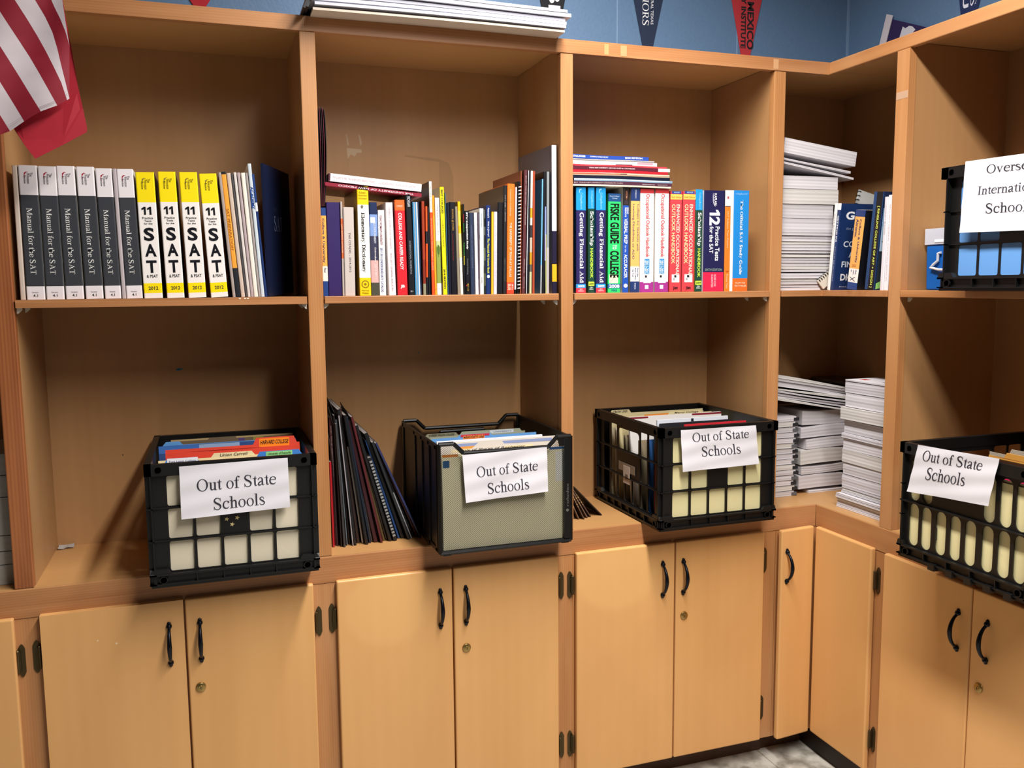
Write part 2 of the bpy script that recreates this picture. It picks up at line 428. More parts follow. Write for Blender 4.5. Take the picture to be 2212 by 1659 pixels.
def floormat():
    m = bpy.data.materials.new('speckled_vinyl_tile')
    m.use_nodes = True
    nt = m.node_tree
    L = nt.links.new
    b = nt.nodes['Principled BSDF']
    b.inputs['Roughness'].default_value = 0.35
    tc = nt.nodes.new('ShaderNodeTexCoord')
    n = nt.nodes.new('ShaderNodeTexNoise'); n.inputs['Scale'].default_value = 14; n.inputs['Detail'].default_value = 6
    L(tc.outputs['Object'], n.inputs['Vector'])
    r = nt.nodes.new('ShaderNodeValToRGB')
    r.color_ramp.elements[0].position = 0.36; r.color_ramp.elements[0].color = (*lin('847e72'), 1)
    r.color_ramp.elements[1].position = 0.56; r.color_ramp.elements[1].color = (*lin('c6c2b6'), 1)
    L(n.outputs['Fac'], r.inputs[0])
    bk = nt.nodes.new('ShaderNodeTexBrick')
    bk.offset = 0.0
    bk.inputs['Color1'].default_value = (1, 1, 1, 1); bk.inputs['Color2'].default_value = (0.93, 0.93, 0.93, 1)
    bk.inputs['Mortar'].default_value = (0.6, 0.58, 0.53, 1)
    bk.inputs['Scale'].default_value = 1.0; bk.inputs['Mortar Size'].default_value = 0.002
    bk.inputs['Brick Width'].default_value = 0.3048; bk.inputs['Row Height'].default_value = 0.3048
    mp = nt.nodes.new('ShaderNodeMapping'); mp.inputs['Location'].default_value = (-1.885 + 0.3048 * 7, 0.12, 0)
    L(tc.outputs['Object'], mp.inputs['Vector']); L(mp.outputs[0], bk.inputs['Vector'])
    mx = nt.nodes.new('ShaderNodeMix'); mx.data_type = 'RGBA'; mx.blend_type = 'MULTIPLY'; mx.inputs[0].default_value = 1
    L(r.outputs[0], mx.inputs[6]); L(bk.outputs['Color'], mx.inputs[7]); L(mx.outputs[2], b.inputs['Base Color'])
    return m
mb = MB(); mb.box(-2.2, XW + 0.14, -4.2, YW + 0.14, -0.05, 0, floormat()); struct('floor', mb)

# ------------------------------------------------------------------ bookcases
def pins(parent, spots):
    for (x, y, sx) in spots:
        mb = MB()
        mb.prism([(0, 0), (0.010 * sx, 0), (0.010 * sx, -0.004), (0.003 * sx, -0.011), (0, -0.012)], lambda p, t, x=x, y=y: (x + p[0], y + t, ZSB + p[1]), -0.003, 0.003, mat('d8d2c4', 0.4))
        mb.build('shelf_pin', parent)
bc = thing('bookcase', 'long built-in birch bookcase under the blue wall, three open bays beside the corner', 'bookcase')
mb = MB(); mb.box(ST[0][0] - 0.6, ST[0][0] + .01, D, D + 0.012, ZR, ZTB, PLY); mb.build('back_panel', bc)
for a, b in ((0, 1), (1, 2), (2, 3)):
    mb = MB(); mb.box(ST[a][1] - .01, ST[b][0] + .01, D, D + 0.012, ZR, ZTB + 0.013, PLY)
    if a == 0:
        mb.prism([(.296, 1.190), (.303, 1.1945), (.316, 1.1925), (.309, 1.189), (.302, 1.1875)], lambda p, t: (p[0], t, p[1]), D - .0004, D, mat('2f6f86')); mb.box(.16, .1625, D - .0004, D, .977, .980, '40301f')
    if a == 1:
        STAIN = wood('stained_plywood', 'a67d52', '9e754a', '956e46', 'z', 9, 0.48, 0.1, 0.4)
        mb.box(.9300, .9335, D - .0004, D, 1.2115, 1.2145, '3f7f80'); RES = mat('bfa585', 0.6)
        for q in ([(.749, 1.764), (.788, 1.762), (.789, 1.753), (.776, 1.752), (.770, 1.742), (.760, 1.748), (.751, 1.736)], [(.781, 1.800), (.785, 1.799), (.790, 1.778), (.786, 1.770), (.783, 1.785)], [(.748, 1.80), (.7505, 1.80), (.756, 1.772), (.751, 1.770)]):
            mb.prism(q, lambda p, t: (p[0], t, p[1]), D - .0003, D, RES)
        mb.prism([(.748, 1.735), (.756, 1.735), (.752, 1.70), (.747, 1.685)], lambda p, t: (p[0], t, p[1]), D - .0003, D, mat('a87f52', 0.5))
        mb.prism([(.905, 1.752), (1.000, 1.745), (1.028, 1.735), (1.041, 1.70), (1.041, 1.38), (1.001, 1.38), (1.001, 1.737), (.905, 1.748)], lambda p, t: (p[0], t, p[1]), D - .0003, D, STAIN)
    mb.build('back_panel', bc)
for i, (a, b) in enumerate(ST):
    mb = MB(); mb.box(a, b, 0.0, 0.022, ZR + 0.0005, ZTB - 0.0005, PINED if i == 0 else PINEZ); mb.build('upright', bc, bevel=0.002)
    mb = MB(); mb.box(a + (0.001 if i else 0.012), b - 0.001 * (i > 0), 0.0221, D - 0.0003, ZR + 0.0005, ZTB + 0.012, PLY); mb.build('partition', bc)
mb = MB(); mb.box(-0.64, ST[3][1], 0.019, D + 0.0118, ZTB + 0.0132, ZT - 0.0005, PLYX); mb.build('top_board', bc)
mb = MB(); mb.box(-0.64, XC - 0.0005, -0.0015, 0.0185, ZTB, ZT, PINEX); 
for a, b, c in ((1.350, 1.362, 'c3935f'), (1.395, 1.412, 'c29264'), (1.850, 1.866, 'c4966a'), (.6105, .6125, 'c49868')):
    mb.box(a, b, -.0019, -.0014, ZTB + .003, ZT - .004, mat(c, .5))
mb.build('top_rail', bc, bevel=0.0025)
for k, (a, b) in enumerate(((ST[0][1] + 0.003, ST[1][0] - 0.003), (ST[1][1] + 0.002, ST[2][0] - 0.007), (ST[2][1] + 0.002, ST[3][0] - 0.002))):
    mb = MB(); mb.box(a, b, -0.003, 0.012, ZSB, ZS, PINEX); mb.box(a, b, 0.0121, D - 0.004, ZSB, ZS, PLYX)
    if k == 0:
        for u in (.449, .460, .4665): mb.box(u, u + .004, -.0034, -.0029, ZS - .004, ZS - .0015, mat('f4ead8'))
    mb.build('shelf', bc, bevel=0.0015)
    pins(bc, [(a, 0.012, 1), (a, 0.10, 1), (b, 0.012, -1), (b, 0.10, -1)])

cc = thing('bookcase', 'dark corner section of the bookcase where the two walls of shelving meet', 'bookcase')
mb = MB(); mb.box(ST[3][1] - .012, XW, D, D + 0.012, ZR, ZTB + 0.013, PLY); mb.build('back_panel', cc)
mb = MB(); mb.box(XW + .0003, XW + 0.012, SY[1], D + .012, ZR, ZTB + 0.013, PLY); mb.build('back_panel', cc)
mb = MB(); mb.box(ST[3][1] + 0.0005, XW, 0.019, D + 0.0118, ZTB + 0.0132, ZT - 0.0005, PLYX); mb.build('top_board', cc)
mb = MB()
mb.prism([(ST[3][1] + .002, -.003), (XC - .003, -.003), (XC - .003, SY[1] + .002), (XW - .003, SY[1] + .002), (XW - .003, D - .003), (ST[3][1] + .002, D - .003)], lambda p, t: (p[0], p[1], t), ZSB, ZS, PINEX)
mb.build('shelf', cc, bevel=0.0015)

rc = thing('bookcase', 'side wall bookcase running from the corner toward the right edge of the photo', 'bookcase')
YE = -1.25
mb = MB(); mb.box(XW, XW + 0.012, YE, SY[1] - .0004, ZR, ZTB + 0.013, PLY); mb.build('back_panel', rc)
mb = MB(); mb.box(XC, XC + 0.022, SY[0], SY[1], ZR + 0.0005, ZTB - 0.0005, PINEZ); mb.box(XC - .0004, XC + .0001, SY[0] + .001, SY[1] - .001, 1.848, 1.866, mat('b8957a', .6)); mb.build('upright', rc, bevel=0.002)
mb = MB(); mb.box(XC + 0.0221, XW - 0.0003, SY[0] + 0.001, SY[1] - 0.001, ZR + 0.0005, ZTB + 0.012, PLY); mb.build('partition', rc)
mb = MB(); mb.box(XC + 0.019, XW + 0.0118, YE, 0.0185, ZTB + 0.0132, ZT - 0.0005, PLYX); mb.build('top_board', rc)
mb = MB(); mb.box(XC, XC + 0.0185, YE, 0.0183, ZTB, ZT, PINEY); mb.build('top_rail', rc, bevel=0.0025)
mb = MB(); mb.box(XC - 0.003, XC + 0.012, YE, SY[0] - 0.002, ZSB, ZS, PINEY); mb.box(XC + .0121, XW - .004, YE, SY[0] - .002, ZSB, ZS, PLY); mb.build('shelf', rc, bevel=0.0015)
mb = MB(); mb.prism([(0, 0), (-.010, 0), (-.010, -.004), (-.003, -.011), (0, -.012)], lambda p, t: (XC + .025 + t, SY[0] - .002 + p[0], ZSB + p[1]), -.003, .003, mat('d8d2c4', .4)); mb.build('shelf_pin', rc)

mb = MB(); mb.box(-.66, -.6405, 0, D, ZR + .0005, ZT - .0005, PLY); mb.build('end_panel', bc)
mb = MB(); mb.box(XC, XW, YE - .02, YE - .0005, ZR + .0005, ZT - .0005, PLY); mb.build('end_panel', rc)

# ------------------------------------------------------------------ counter and base cabinets
ct = thing('counter', 'long birch counter with pine front rail turning the corner under the open bays', 'counter')
mb = MB(); mb.prism([(-0.7, 0.0), (XC, 0.0), (XC, YE), (XW + .012, YE), (XW + .012, D + .012), (-0.7, D + .012)], lambda p, t: (p[0], p[1], t), ZRB + .045, ZR, PLYX); mb.build('counter_top', ct)
mb = MB(); mb.box(-0.7, XC, -0.0015, 0.018, ZRB, ZR - .0008, PINEX); mb.build('front_rail', ct, bevel=0.002)
mb = MB(); mb.box(XC - .0015, XC + .018, YE, -0.0016, ZRB, ZR - .0008, PINEY); mb.build('front_rail', ct, bevel=0.002)
IRON, BRASS, BRONZE = mat('10141f', 0.3, 0.6, 0.5), mat('a98f58', 0.3, 0.9), mat('55482f', 0.42, 0.8)
def handle(parent, p, nrm):
    """arched pull; p its mid point on the door face, nrm the outward direction"""
    mb = MB()
    n = Vector(nrm)
    path, rad = [], []
    for i in range(13):
        t = i / 12 * 2 - 1
        path.append(Vector(p) + Vector((0, 0, t * 0.040)) + n * (0.004 + 0.021 * (1 - t * t) ** 0.75))
        rad.append(0.0034 + 0.0022 * (1 - abs(t)) if abs(t) < .8 else 0.0036)
    mb.tube(path, rad, IRON, 10)
    for s in (-1, 1):
        c = Vector(p) + Vector((0, 0, s * 0.0425))
        mb.tube([c + n * a for a in (0.0003, .003, .006, .0085, .0095)], [.0062, .0066, .0056, .0038, .001], IRON, 12)
        mb.tube([c + Vector((0, 0, s * .006)) + n * a for a in (.0003, .003, .005)], [.0045, .004, .001], IRON, 10)
    return mb.build('handle', parent, smooth=True)
def lock(parent, p, nrm):
    mb = MB()
    n = Vector(nrm)
    mb.tube([Vector(p) + n * a for a in (.0002, .003, .0045, .004)], [.0115, .0108, .0085, .0075], BRASS, 20)
    mb.tube([Vector(p) + n * a for a in (.003, .0058)], [.0055, .005], BRASS, 16)
    t = Vector((-n.y, n.x, 0))
    q = Vector(p) + n * .0061
    mb.add([q + t * a + Vector((0, 0, b)) for a, b in ((-.0008, -.003), (.0008, -.003), (.0008, .003), (-.0008, .003))], [(0, 1, 2, 3)], mat('15110a'))
    return mb.build('lock', parent, smooth=True)
def hinge(parent, p, ax, side):
    """leaf plate on the frame, knuckle against the door edge; ax 'x' or 'y' wall, side the sense toward the door"""
    mb = MB()
    def f(a, b, z): return (p[0] + a * side, p[1] - b, p[2] + z) if ax == 'x' else (p[0] - b, p[1] + a * side, p[2] + z)
    o = [(-.007, -.026), (-.0035, -.034), (0, -.037), (.0035, -.034), (.007, -.026), (.007, .026), (.0035, .034), (0, .037), (-.0035, .034), (-.007, .026)]
    mb.prism(o, lambda q, t: f(q[0], t, q[1]), 0.0002, 0.0025, BRONZE)
    mb.prism([(.0075, -.022), (.0155, -.022), (.0155, .022), (.0075, .022)], lambda q, t: f(q[0] - .006, t, q[1]), 0.0026, 0.0085, BRONZE)
    mb.tube([Vector(f(.0065, .008, z)) for z in (-.026, -.024, .024, .026)], [.002, .0035, .0035, .002], BRONZE, 8)
    return mb.build('hinge', parent, smooth=False)
def door(parent, x0, x1, hx=None, lx=None, z0=ZDB, z1=ZD, kind=0):
    mb = MB(); mb.box(x0, x1, -0.0185, -0.0018, z0, z1, {2: faded(DOOR, (.765, .615), (.105, .095)), 3: faded(DOOR, (1.385, .625), (.120, .095))}.get(kind, DOOR))
    if kind == 1:
        mb.box(.118, .121, -.0188, -.0184, .625, .628, 'ecd6b0'); mb.box(.155, .159, -.0188, -.0184, .613, .617, 'ecd6b0')
    d = mb.build('door', parent, bevel=0.004, seg=3)
    if hx is not None: handle(d, (hx, -0.0186, 0.597), (0, -1, 0))
    if lx is not None: lock(d, (lx, -0.0186, 0.486), (0, -1, 0))
    return d
def base(x0, x1):
    mb = MB()
    mb.box(x0 + .0005, x1 - .0005, 0.0, 0.018, ZDB - .006, ZRB - .0005, PINEZ)
    mb.box(x0 + .0005, x1 - .0005, 0.018, D, ZDB - .006, ZRB - .0005, PLY)
    return mb
KICK = mat('4a2f1e', 0.5, noise=0.2)
def cab(label, x0, x1, doors, hinges):
    c = thing('base_cabinet', label, 'cabinet', group=None)
    base(x0, x1).build('cabinet_body', c)
    mb = MB(); mb.box(x0 + .0005, x1 - .0005, 0.05, D, 0.0005, ZDB - .0065, KICK); mb.build('toe_kick', c)
    for d in doors: door(c, *d)
    for h in hinges: hinge(c, (h[0], -.0001, h[1]), 'x', h[2])
    return c
cab('narrow slice of base cabinet at the left edge of the photo', -0.66, 0.018, [(-0.33, -0.0415)], [(-.033, .597, -1), (-.033, .166, -1)])
cab('two-door base cabinet under the leftmost crate, dark pulls and a brass lock', 0.018, 0.652, [(.0087, .2988, .267, None, ZDB, ZD, 1), (.3028, .5889, .3325, .328)], [(-.004, .602, 1), (-.004, .166, 1), (.601, .599, -1), (.601, .166, -1)])
cab('two-door base cabinet under the wire mesh file box', 0.652, 1.276, [(.6431, .9286, .897, None, ZDB, ZD, 2), (.9326, 1.2158, .963, .963)], [(.632, .602, 1), (.632, .166, 1), (1.229, .610, -1), (1.229, .167, -1)])
cab('two-door base cabinet under the third crate, next to the corner cabinet', 1.276, 1.8955, [(1.2664, 1.5583, 1.5205, None, ZDB, ZD, 3), (1.5623, 1.8467, 1.584, 1.588)], [(1.2535, .609, 1), (1.2535, .166, 1), (1.8585, .608, -1), (1.8585, .164, -1)])
co = thing('base_cabinet', 'corner base cabinet with a folding two-leaf door and a single dark pull', 'cabinet')
mb = MB()
mb.box(1.896, XC, 0, .018, ZDB - .006, ZRB - .0005, PINEZ)
mb.box(XC, XC + .018, -.3035, .018, ZDB - .006, ZRB - .0005, PINEZ)
mb.box(1.896, XW, .0181, D, ZDB - .006, ZRB - .0005, PLY)
mb.build('cabinet_body', co)
mb = MB(); mb.box(1.896, XW, .055, D, .0005, ZDB - .0065, KICK); mb.box(2.041, 2.06, -.3035, .0545, .0005, ZDB - .0065, mat('2a1a12', .5)); mb.build('toe_kick', co)
mb = MB(); mb.box(0, .119, -.0165, 0, ZDB - .004, ZD, DOOR)
d7 = mb.build('door', co, bevel=0.005, seg=3)
d7.location = (2.0125, -.0035, 0)
for vtx in d7.data.vertices: vtx.co.x -= .119
d7.rotation_euler = (0, 0, math.radians(5.0))
handle(d7, (-.100, -.0166, .591), (0, -1, 0))
mb = MB(); mb.box(XC - .0185, XC - .0018, -.2515, -.024, ZDB, ZD, DOOR); mb.build('door', co, bevel=.005, seg=3)
hinge(co, (XC - .0001, -.262, .610), 'y', 1); hinge(co, (XC - .0001, -.265, .167), 'y', 1)
cr = thing('base_cabinet', 'two-door base cabinet under the oval-holed crate on the side wall', 'cabinet')
mb = MB(); mb.box(XC, XC + .018, YE, -.304, ZDB - .006, ZRB - .0005, PINEZ); mb.box(XC + .0181, XW, YE, -.304, ZDB - .006, ZRB - .0005, PLY); mb.build('cabinet_body', cr)
mb = MB(); mb.box(2.041, 2.06, YE, -.304, .0005, ZDB - .0065, mat('2a1a12', .5)); mb.build('toe_kick', cr)
for y0, y1, hy, ly in ((-.576, -.2967, -.542, None), (-.87, -.579, -.6235, -.608)):
    mb = MB(); mb.box(XC - .0185, XC - .0018, y0, y1, ZDB, ZD, DOOR); d = mb.build('door', cr, bevel=.004, seg=3)
    handle(d, (XC - .0186, hy, .583 if ly is None else .586), (-1, 0, 0))
    if ly: lock(d, (XC - .0186, ly, .471), (-1, 0, 0))
# ------------------------------------------------------------------ books
PAGE, PAGEG, WHITE, BLACK = mat('e9e2d2', .7), mat('c9c2b4', .7), mat('f1eeea', .35), mat('14141a', .35)
def book(kind, label, cat, group, x, w, h, lean=0.0, d=0.212, y=0.012, z=None, rz=0.0, bands=(), left=None, right=None, texts=(), marks=(), page=None, cov=(), loose=False, parent_name=None):
    """upright book, spine toward local -y. bands [(t_end, colour)] from the head; texts (str, font, colour, s0, s1, t0, t1, dir);
    marks (colour, s0, s1, t0, t1) on the spine; cov the same two kinds of entries for the right-hand board, s along the depth"""
    z = ZS + 0.0004 if z is None else z
    th = math.radians(lean)
    if lean > 0: z += w * math.sin(th)
    t = thing(kind, label, cat, (x, y, z), (0, th, rz), group)
    mb = MB()
    r = min(0.0022, w * 0.28)
    prof = [(0, d), (0, r), (r * .3, r * .3), (r, 0), (w - r, 0), (w - r * .3, r * .3), (w, r), (w, d)]
    k = min(0.0007, w * .2)
    inn = [(w - k, d), (w - k, k * 2), (k, k * 2), (k, d)]
    bands = list(bands) or [(1, 'dddddd')]
    z0 = h
    for (te, col) in bands:
        z1 = h * (1 - te)
        for i in range(7):
            c = col if 0 < i < 6 else ((left if i == 0 else right) or col)
            (ax, ay), (bx, by) = prof[i], prof[i + 1]
            mb.add([(ax, ay, z1), (bx, by, z1), (bx, by, z0), (ax, ay, z0)], [(0, 1, 2, 3)], c)
        z0 = z1
    c0 = left or bands[0][1]
    for i in range(3):
        (ax, ay), (bx, by) = inn[i], inn[i + 1]
        mb.add([(ax, ay, 0), (bx, by, 0), (bx, by, h), (ax, ay, h)], [(0, 1, 2, 3)], PAGE)
    full = prof + inn
    for zz in (0, h):
        mb.add([(p[0], p[1], zz) for p in prof[:4]] + [(inn[2][0], inn[2][1], zz), (inn[3][0], inn[3][1], zz)], [(0, 1, 2, 3, 4, 5)], c0)
        mb.add([(p[0], p[1], zz) for p in prof[3:5]] + [(inn[1][0], inn[1][1], zz), (inn[2][0], inn[2][1], zz)], [(0, 1, 2, 3)], c0)
        mb.add([(p[0], p[1], zz) for p in prof[4:]] + [(inn[0][0], inn[0][1], zz), (inn[1][0], inn[1][1], zz)], [(0, 1, 2, 3, 4, 5)], right or c0)
    for (a, b) in ((0, 3), (7, 0)):
        pa, pb = prof[a], (inn[3] if a == 0 else inn[0])
        mb.add([(pa[0], pa[1], 0), (pb[0], pb[1], 0), (pb[0], pb[1], h), (pa[0], pa[1], h)], [(0, 1, 2, 3)], c0)
    def lay(items, fn, e0):
        for i, it in enumerate(items):
            e = e0 + .00003 * (i % 5)
            if len(it) == 5:
                c, s0, s1, t0, t1 = it
                mb.add([fn(s0, t1, e), fn(s1, t1, e), fn(s1, t0, e), fn(s0, t0, e)], [(0, 1, 2, 3)], c)
            elif len(it) == 2:                                       # polygon mark
                mb.add([fn(s, q, e) for s, q in it[1]], [tuple(range(len(it[1])))], it[0])
            else:
                st, font, c, s0, s1, t0, t1, dr = it
                e += .0002
                if dr == 'd': pl = lambda a, b: fn(s0 + (s1 - s0) * b, t0 + (t1 - t0) * a, e)
                elif dr == 'f': pl = lambda a, b: fn(s1 - (s1 - s0) * b, t1 - (t1 - t0) * a, e)
                else: pl = lambda a, b: fn(s0 + (s1 - s0) * a, t1 - (t1 - t0) * b, e)
                mb.text(st, font, c, pl)
    lay(list(marks) + list(texts), lambda s, q, e: (s * w, -e, h * (1 - q)), .0001)
    lay(cov, lambda s, q, e: (w + e, s * d, h * (1 - q)), .0001)
    mb.build('cover', t)
    mb = MB(); g = k * 1.02
    mb.box(g, w - g, k * 2.1, d - .002, .0006, h - .0008, page or PAGE)
    mb.build('pages', t)
    return t
GL = 'books and booklets on the left upper shelf'
def T(*a): return a
# --- left bay: test manuals
PR = lambda c, a: [('The', 'sans', c, .60, .76, .052, .082, 'd'), ('Princeton', 'sans', c, .44, .60, .060, .135, 'd'), ('Review', 'sans', c, .27, .41, .075, .135, 'd')]
ARC = [('a02a3a', [(.30, .055), (.42, .045), (.55, .05), (.43, .052), (.33, .07), (.34, .10), (.29, .08)])]
nth = ['leftmost', 'second', 'third', 'fourth', 'fifth', 'sixth and last']
book('booklet', 'pale thin booklet at the left end of the upper left shelf, before the manuals', 'booklet', GL, .0110, .0095, .277, .16, bands=[(1, 'cdbcae')], page=PAGEG)
MAN = [(.0229, .0353, .2778, .05), (.0601, .0349, .2772, -.1), (.0976, .035, .2788, -.67), (.1359, .0348, .2786, -.83), (.1735, .0325, .2764, -.98), (.2160, .0332, .2763, -1.2)]
for i, (x, w_, h_, l_) in enumerate(MAN):
    book('book', nth[i] + ' of the six charcoal and white test manuals on the upper left shelf', 'book', 'charcoal and white test manuals', x, w_ - .0006, h_, l_, d=.215,
         bands=[(.218, 'e9e2e4'), (.900, '3b3d42'), (1, 'e9e2e4')], left='e4dfd6', right='d9d6cf', marks=ARC,
         texts=PR('2a2a30', 0) + [('Manual for the SAT', 'serif', 'f0eee8', .30, .62, .315, .81, 'd'), ('Version', 'sans', '3a3a3a', .30, .66, .940, .951, 'u'), ('4.1', 'bold', '2a2a2a', .36, .62, .960, .980, 'u')])
book('booklet', 'thin stapled booklet squeezed between the fifth and sixth charcoal manuals', 'booklet', GL, .2072, .0080, .2765, -1.04, bands=[(1, 'b9aeb0')], page=PAGEG)
for i, (x, w_, h_, l_) in enumerate([(.2517, .0378, .2708, -.98), (.2981, .0362, .2735, -1.29), (.3428, .0374, .2737, -1.6), (.3899, .0367, .2719, -2.86)]):
    book('book', ['first', 'second', 'third', 'fourth'][i] + ' from the left of the four yellow and white practice test books', 'book', 'yellow and white practice test books', x, w_, h_, l_, d=.213, y=.010 + .002 * (i % 2),
         bands=[(.237, 'f6dc0c'), (.880, 'f0e9e4'), (.960, 'f6dc0c'), (1, 'f0e9e4')], left='b9a99a', right='23232b',
         marks=[('8a7a2a', [(.32, .055), (.45, .045), (.57, .05), (.45, .052), (.36, .07), (.36, .10), (.31, .08)])],
         texts=PR('3d3610', 0) + [('11', 'ones', '121218', .20, .72, .272, .335, 'u'), ('Practice', 'bold', '25252b', .20, .78, .352, .370, 'u'), ('Tests', 'bold', '25252b', .30, .68, .376, .391, 'u'), ('for the', 'bold', '25252b', .27, .73, .398, .412, 'u'),
                ('S', 'black', '101018', .22, .78, .437, .543, 'u'), ('A', 'black', '101018', .22, .84, .567, .667, 'u'), ('T', 'black', '101018', .24, .80, .697, .798, 'u'), ('& PSAT', 'bold', '25252b', .22, .82, .812, .836, 'u'), ('2012', 'bold', '2c2c30', .27, .79, .906, .934, 'u')])
book('booklet', 'grey thin booklet leaning on the fourth yellow practice test book', 'booklet', GL, .4363, .0066, .2765, -4.0, bands=[(1, 'a89a92')], page=PAGEG)
book('book', 'orange spined book with black ends leaning on the left shelf', 'book', GL, .4430, .0105, .2777, -4.2, bands=[(.02, '1b1b1f'), (.765, 'f2a03a'), (1, '24262c')], right='c9b8a6', texts=[('SAT PREPARATION', 'bold', 'a0601c', .25, .75, .29, .62, 'd')])
for i, (x, w_, h_, l_, c, lb) in enumerate([
        (.4546, .0088, .2755, -4.2, 'cdb9a9', 'pinkish cream magazine next to the orange spined book on the left shelf'),
        (.4640, .0042, .2751, -4.2, '4d4a4a', 'slim dark grey magazine among the pale magazines on the left shelf'),
        (.4689, .0062, .2776, -4.1, 'd6cdc6', 'off-white magazine just after the slim dark grey one on the left shelf'),
        (.4758, .0064, .2772, -3.95, 'b3a1a2', 'mauve grey magazine in the leaning row on the left shelf'),
        (.4828, .0092, .2769, -3.7, 'ece4d6', 'cream white magazine after the mauve grey one on the left shelf'),
        (.4926, .0050, .2771, -3.7, 'a39a96', 'thin grey magazine after the cream white one on the left shelf')]):
    book('magazine', lb, 'magazine', GL, x, w_, h_, l_, bands=[(1, c)], page=PAGEG, d=.21)
book('folder', 'white pocket folder with blue lettering, tallest before the navy folder', 'folder', GL, .4982, .0080, .2975, -3.5, bands=[(1, 'c9d2d8')], left='d8d2c8', right='e9e6df', texts=[('ACADEMY', 'black', '26478c', .15, .85, .17, .34, 'd')], marks=[('2a55a0', .0, .35, .19, .33)])
book('booklet', 'narrow navy booklet with a white band, tucked behind the navy folder', 'booklet', GL, .5068, .0054, .275, -3.8, bands=[(.23, '22407c'), (.30, 'e2e6ea'), (1, '1c3468')], right='0d1428')
# navy presentation folder leaning across to the partition
t = thing('folder', 'large navy presentation folder leaning open-faced against the right partition of the left bay', 'folder', (.5155, .012, ZS + .0006), (0, math.radians(-1.9), math.radians(73)), GL)
mb = MB(); NV = mat('0b1633', .5, spec=.3)
mb.box(0, .268, 0, .0006, 0, .298, NV); mb.box(0, .268, .004, .0046, 0, .297, NV); mb.box(-.0004, .0003, 0, .0046, 0, .298, NV)
mb.text('SAT', 'serif', mat('66718a', .5), lambda a, b: (.085 + .085 * a, -.0003, .150 + .036 * b))
mb.text('THE NEW', 'sans', mat('323c54', .5), lambda a, b: (.080 + .04 * a, -.0003, .196 + .008 * b))
mb.build('cover', t)
mb = MB(); mb.box(.002, .262, .0012, .0034, .0006, .294, PAGEG); mb.build('pages', t)

# --- middle bay
GM = 'books and catalogs on the middle upper shelf'
def bm(label, x, w, h, l, bands, kind='book', **k):
    return book(kind, label, kind if kind != 'catalog' else 'catalog', GM, x, max(w - .0006, .0016), h, l, bands=bands, **k)
W_, K_ = 'f3f0ec', '15151a'
bm('orange and white almanac at the far left end of the middle shelf', .6380, .0128, .2035, 0, [(.09, '24407c'), (.66, 'f0a850'), (.83, 'efe6d6'), (1, '24407c')], texts=[('College & University', 'bold', '25305c', .1, .62, .12, .62, 'd'), ('Find', 'bold', '25305c', .3, .7, .68, .73, 'd')], d=.17)
bm('wide plain dark purple book near the left end of the middle shelf', .6509, .0313, .2162, 0, [(1, '33245c')], left='241a45', d=.20)
bm('slim grey catalog with an orange label beside the purple book', .6829, .0052, .2182, .2, [(.18, 'b7aaa2'), (.60, 'd6683a'), (1, 'b7aaa2')], 'catalog', texts=[('LAW SCHOOL CATALOG', 'bold', 'f0cdb4', .2, .8, .24, .54, 'd')])
bm('pale grey catalog left of the yellow dictionary', .6886, .0250, .2056, .38, [(1, 'c9bdb6')], 'catalog', texts=[('THE CITADEL - 2014-2015', 'serif', '4a4348', .46, .66, .285, .73, 'd')])
bm('tall yellow and white dictionary on the middle shelf', .7235, .0276, .2538, -.15, [(.165, 'f4cc14'), (.835, 'f2efe6'), (1, 'f4cc14')], left='a07c1c', d=.20,
   texts=[("Webster's", 'serif', '3d3510', .15, .8, .045, .065, 'u'), ('Elementary', 'serif', '3d3510', .1, .88, .072, .092, 'u'), ('Dictionary', 'serif', '3d3510', .12, .86, .10, .12, 'u'), ('Elementary Dictionary', 'serifb', '15151a', .22, .62, .235, .785, 'd'), ('Merriam', 'sans', '5a4a10', .2, .8, .945, .96, 'u'), ('Webster', 'sans', '5a4a10', .2, .8, .967, .985, 'u')],
   marks=[('8c6c16', [(.5 + .34 * math.cos(a * .39), .895 + .037 * math.sin(a * .39)) for a in range(16)]), ('f4cc14', [(.5 + .25 * math.cos(a * .39), .895 + .027 * math.sin(a * .39)) for a in range(16)]), ('8c6c16', [(.5 + .12 * math.cos(a * .78), .895 + .013 * math.sin(a * .78)) for a in range(8)]), ('6b6458', [(.28, .18), (.42, .165), (.52, .18), (.46, .2), (.33, .2)])])
bm('catalog with a sky and landscape photo spine right of the yellow dictionary', .7508, .0191, .2183, 0, [(.13, '1c2a50'), (.36, '7f9bd0'), (.62, '3a3a52'), (.86, 'd9a9a4'), (1, '4a4a3c')], 'catalog', texts=[('ANGELO STATE UNIVERSITY', 'bold', 'dfe4ee', .5, .75, .17, .44, 'd'), ('Undergraduate', 'bold', 'efe9e6', .5, .75, .48, .64, 'd'), ('2010-2011', 'sans', 'efe9e6', .5, .75, .66, .82, 'd')], marks=[('efe6e4', .12, .7, .16, .22)])
bm('white catalog with maroon and blue lettering left of the plain white bulletin', .7706, .0165, .2006, 0, [(1, W_)], 'catalog', texts=[("TEXAS WOMAN'S UNIVERSITY", 'bold', '7c2440', .25, .6, .06, .41, 'd'), ('2011-2013 UNDERGRADUATE CATALOG', 'bold', '3c4a8c', .25, .6, .44, .96, 'd')])
bm('pinkish white bulletin leaning beside the red book on the middle shelf', .7930, .0180, .2185, -1.0, [(1, 'eadfe0')], 'catalog', texts=[('STEPHEN F. AUSTIN STATE UNIVERSITY', 'serif', '9c8c96', .4, .62, .05, .50, 'd'), ('2016-2017 GENERAL BULLETIN', 'serif', '9c8c96', .4, .62, .54, .95, 'd')])
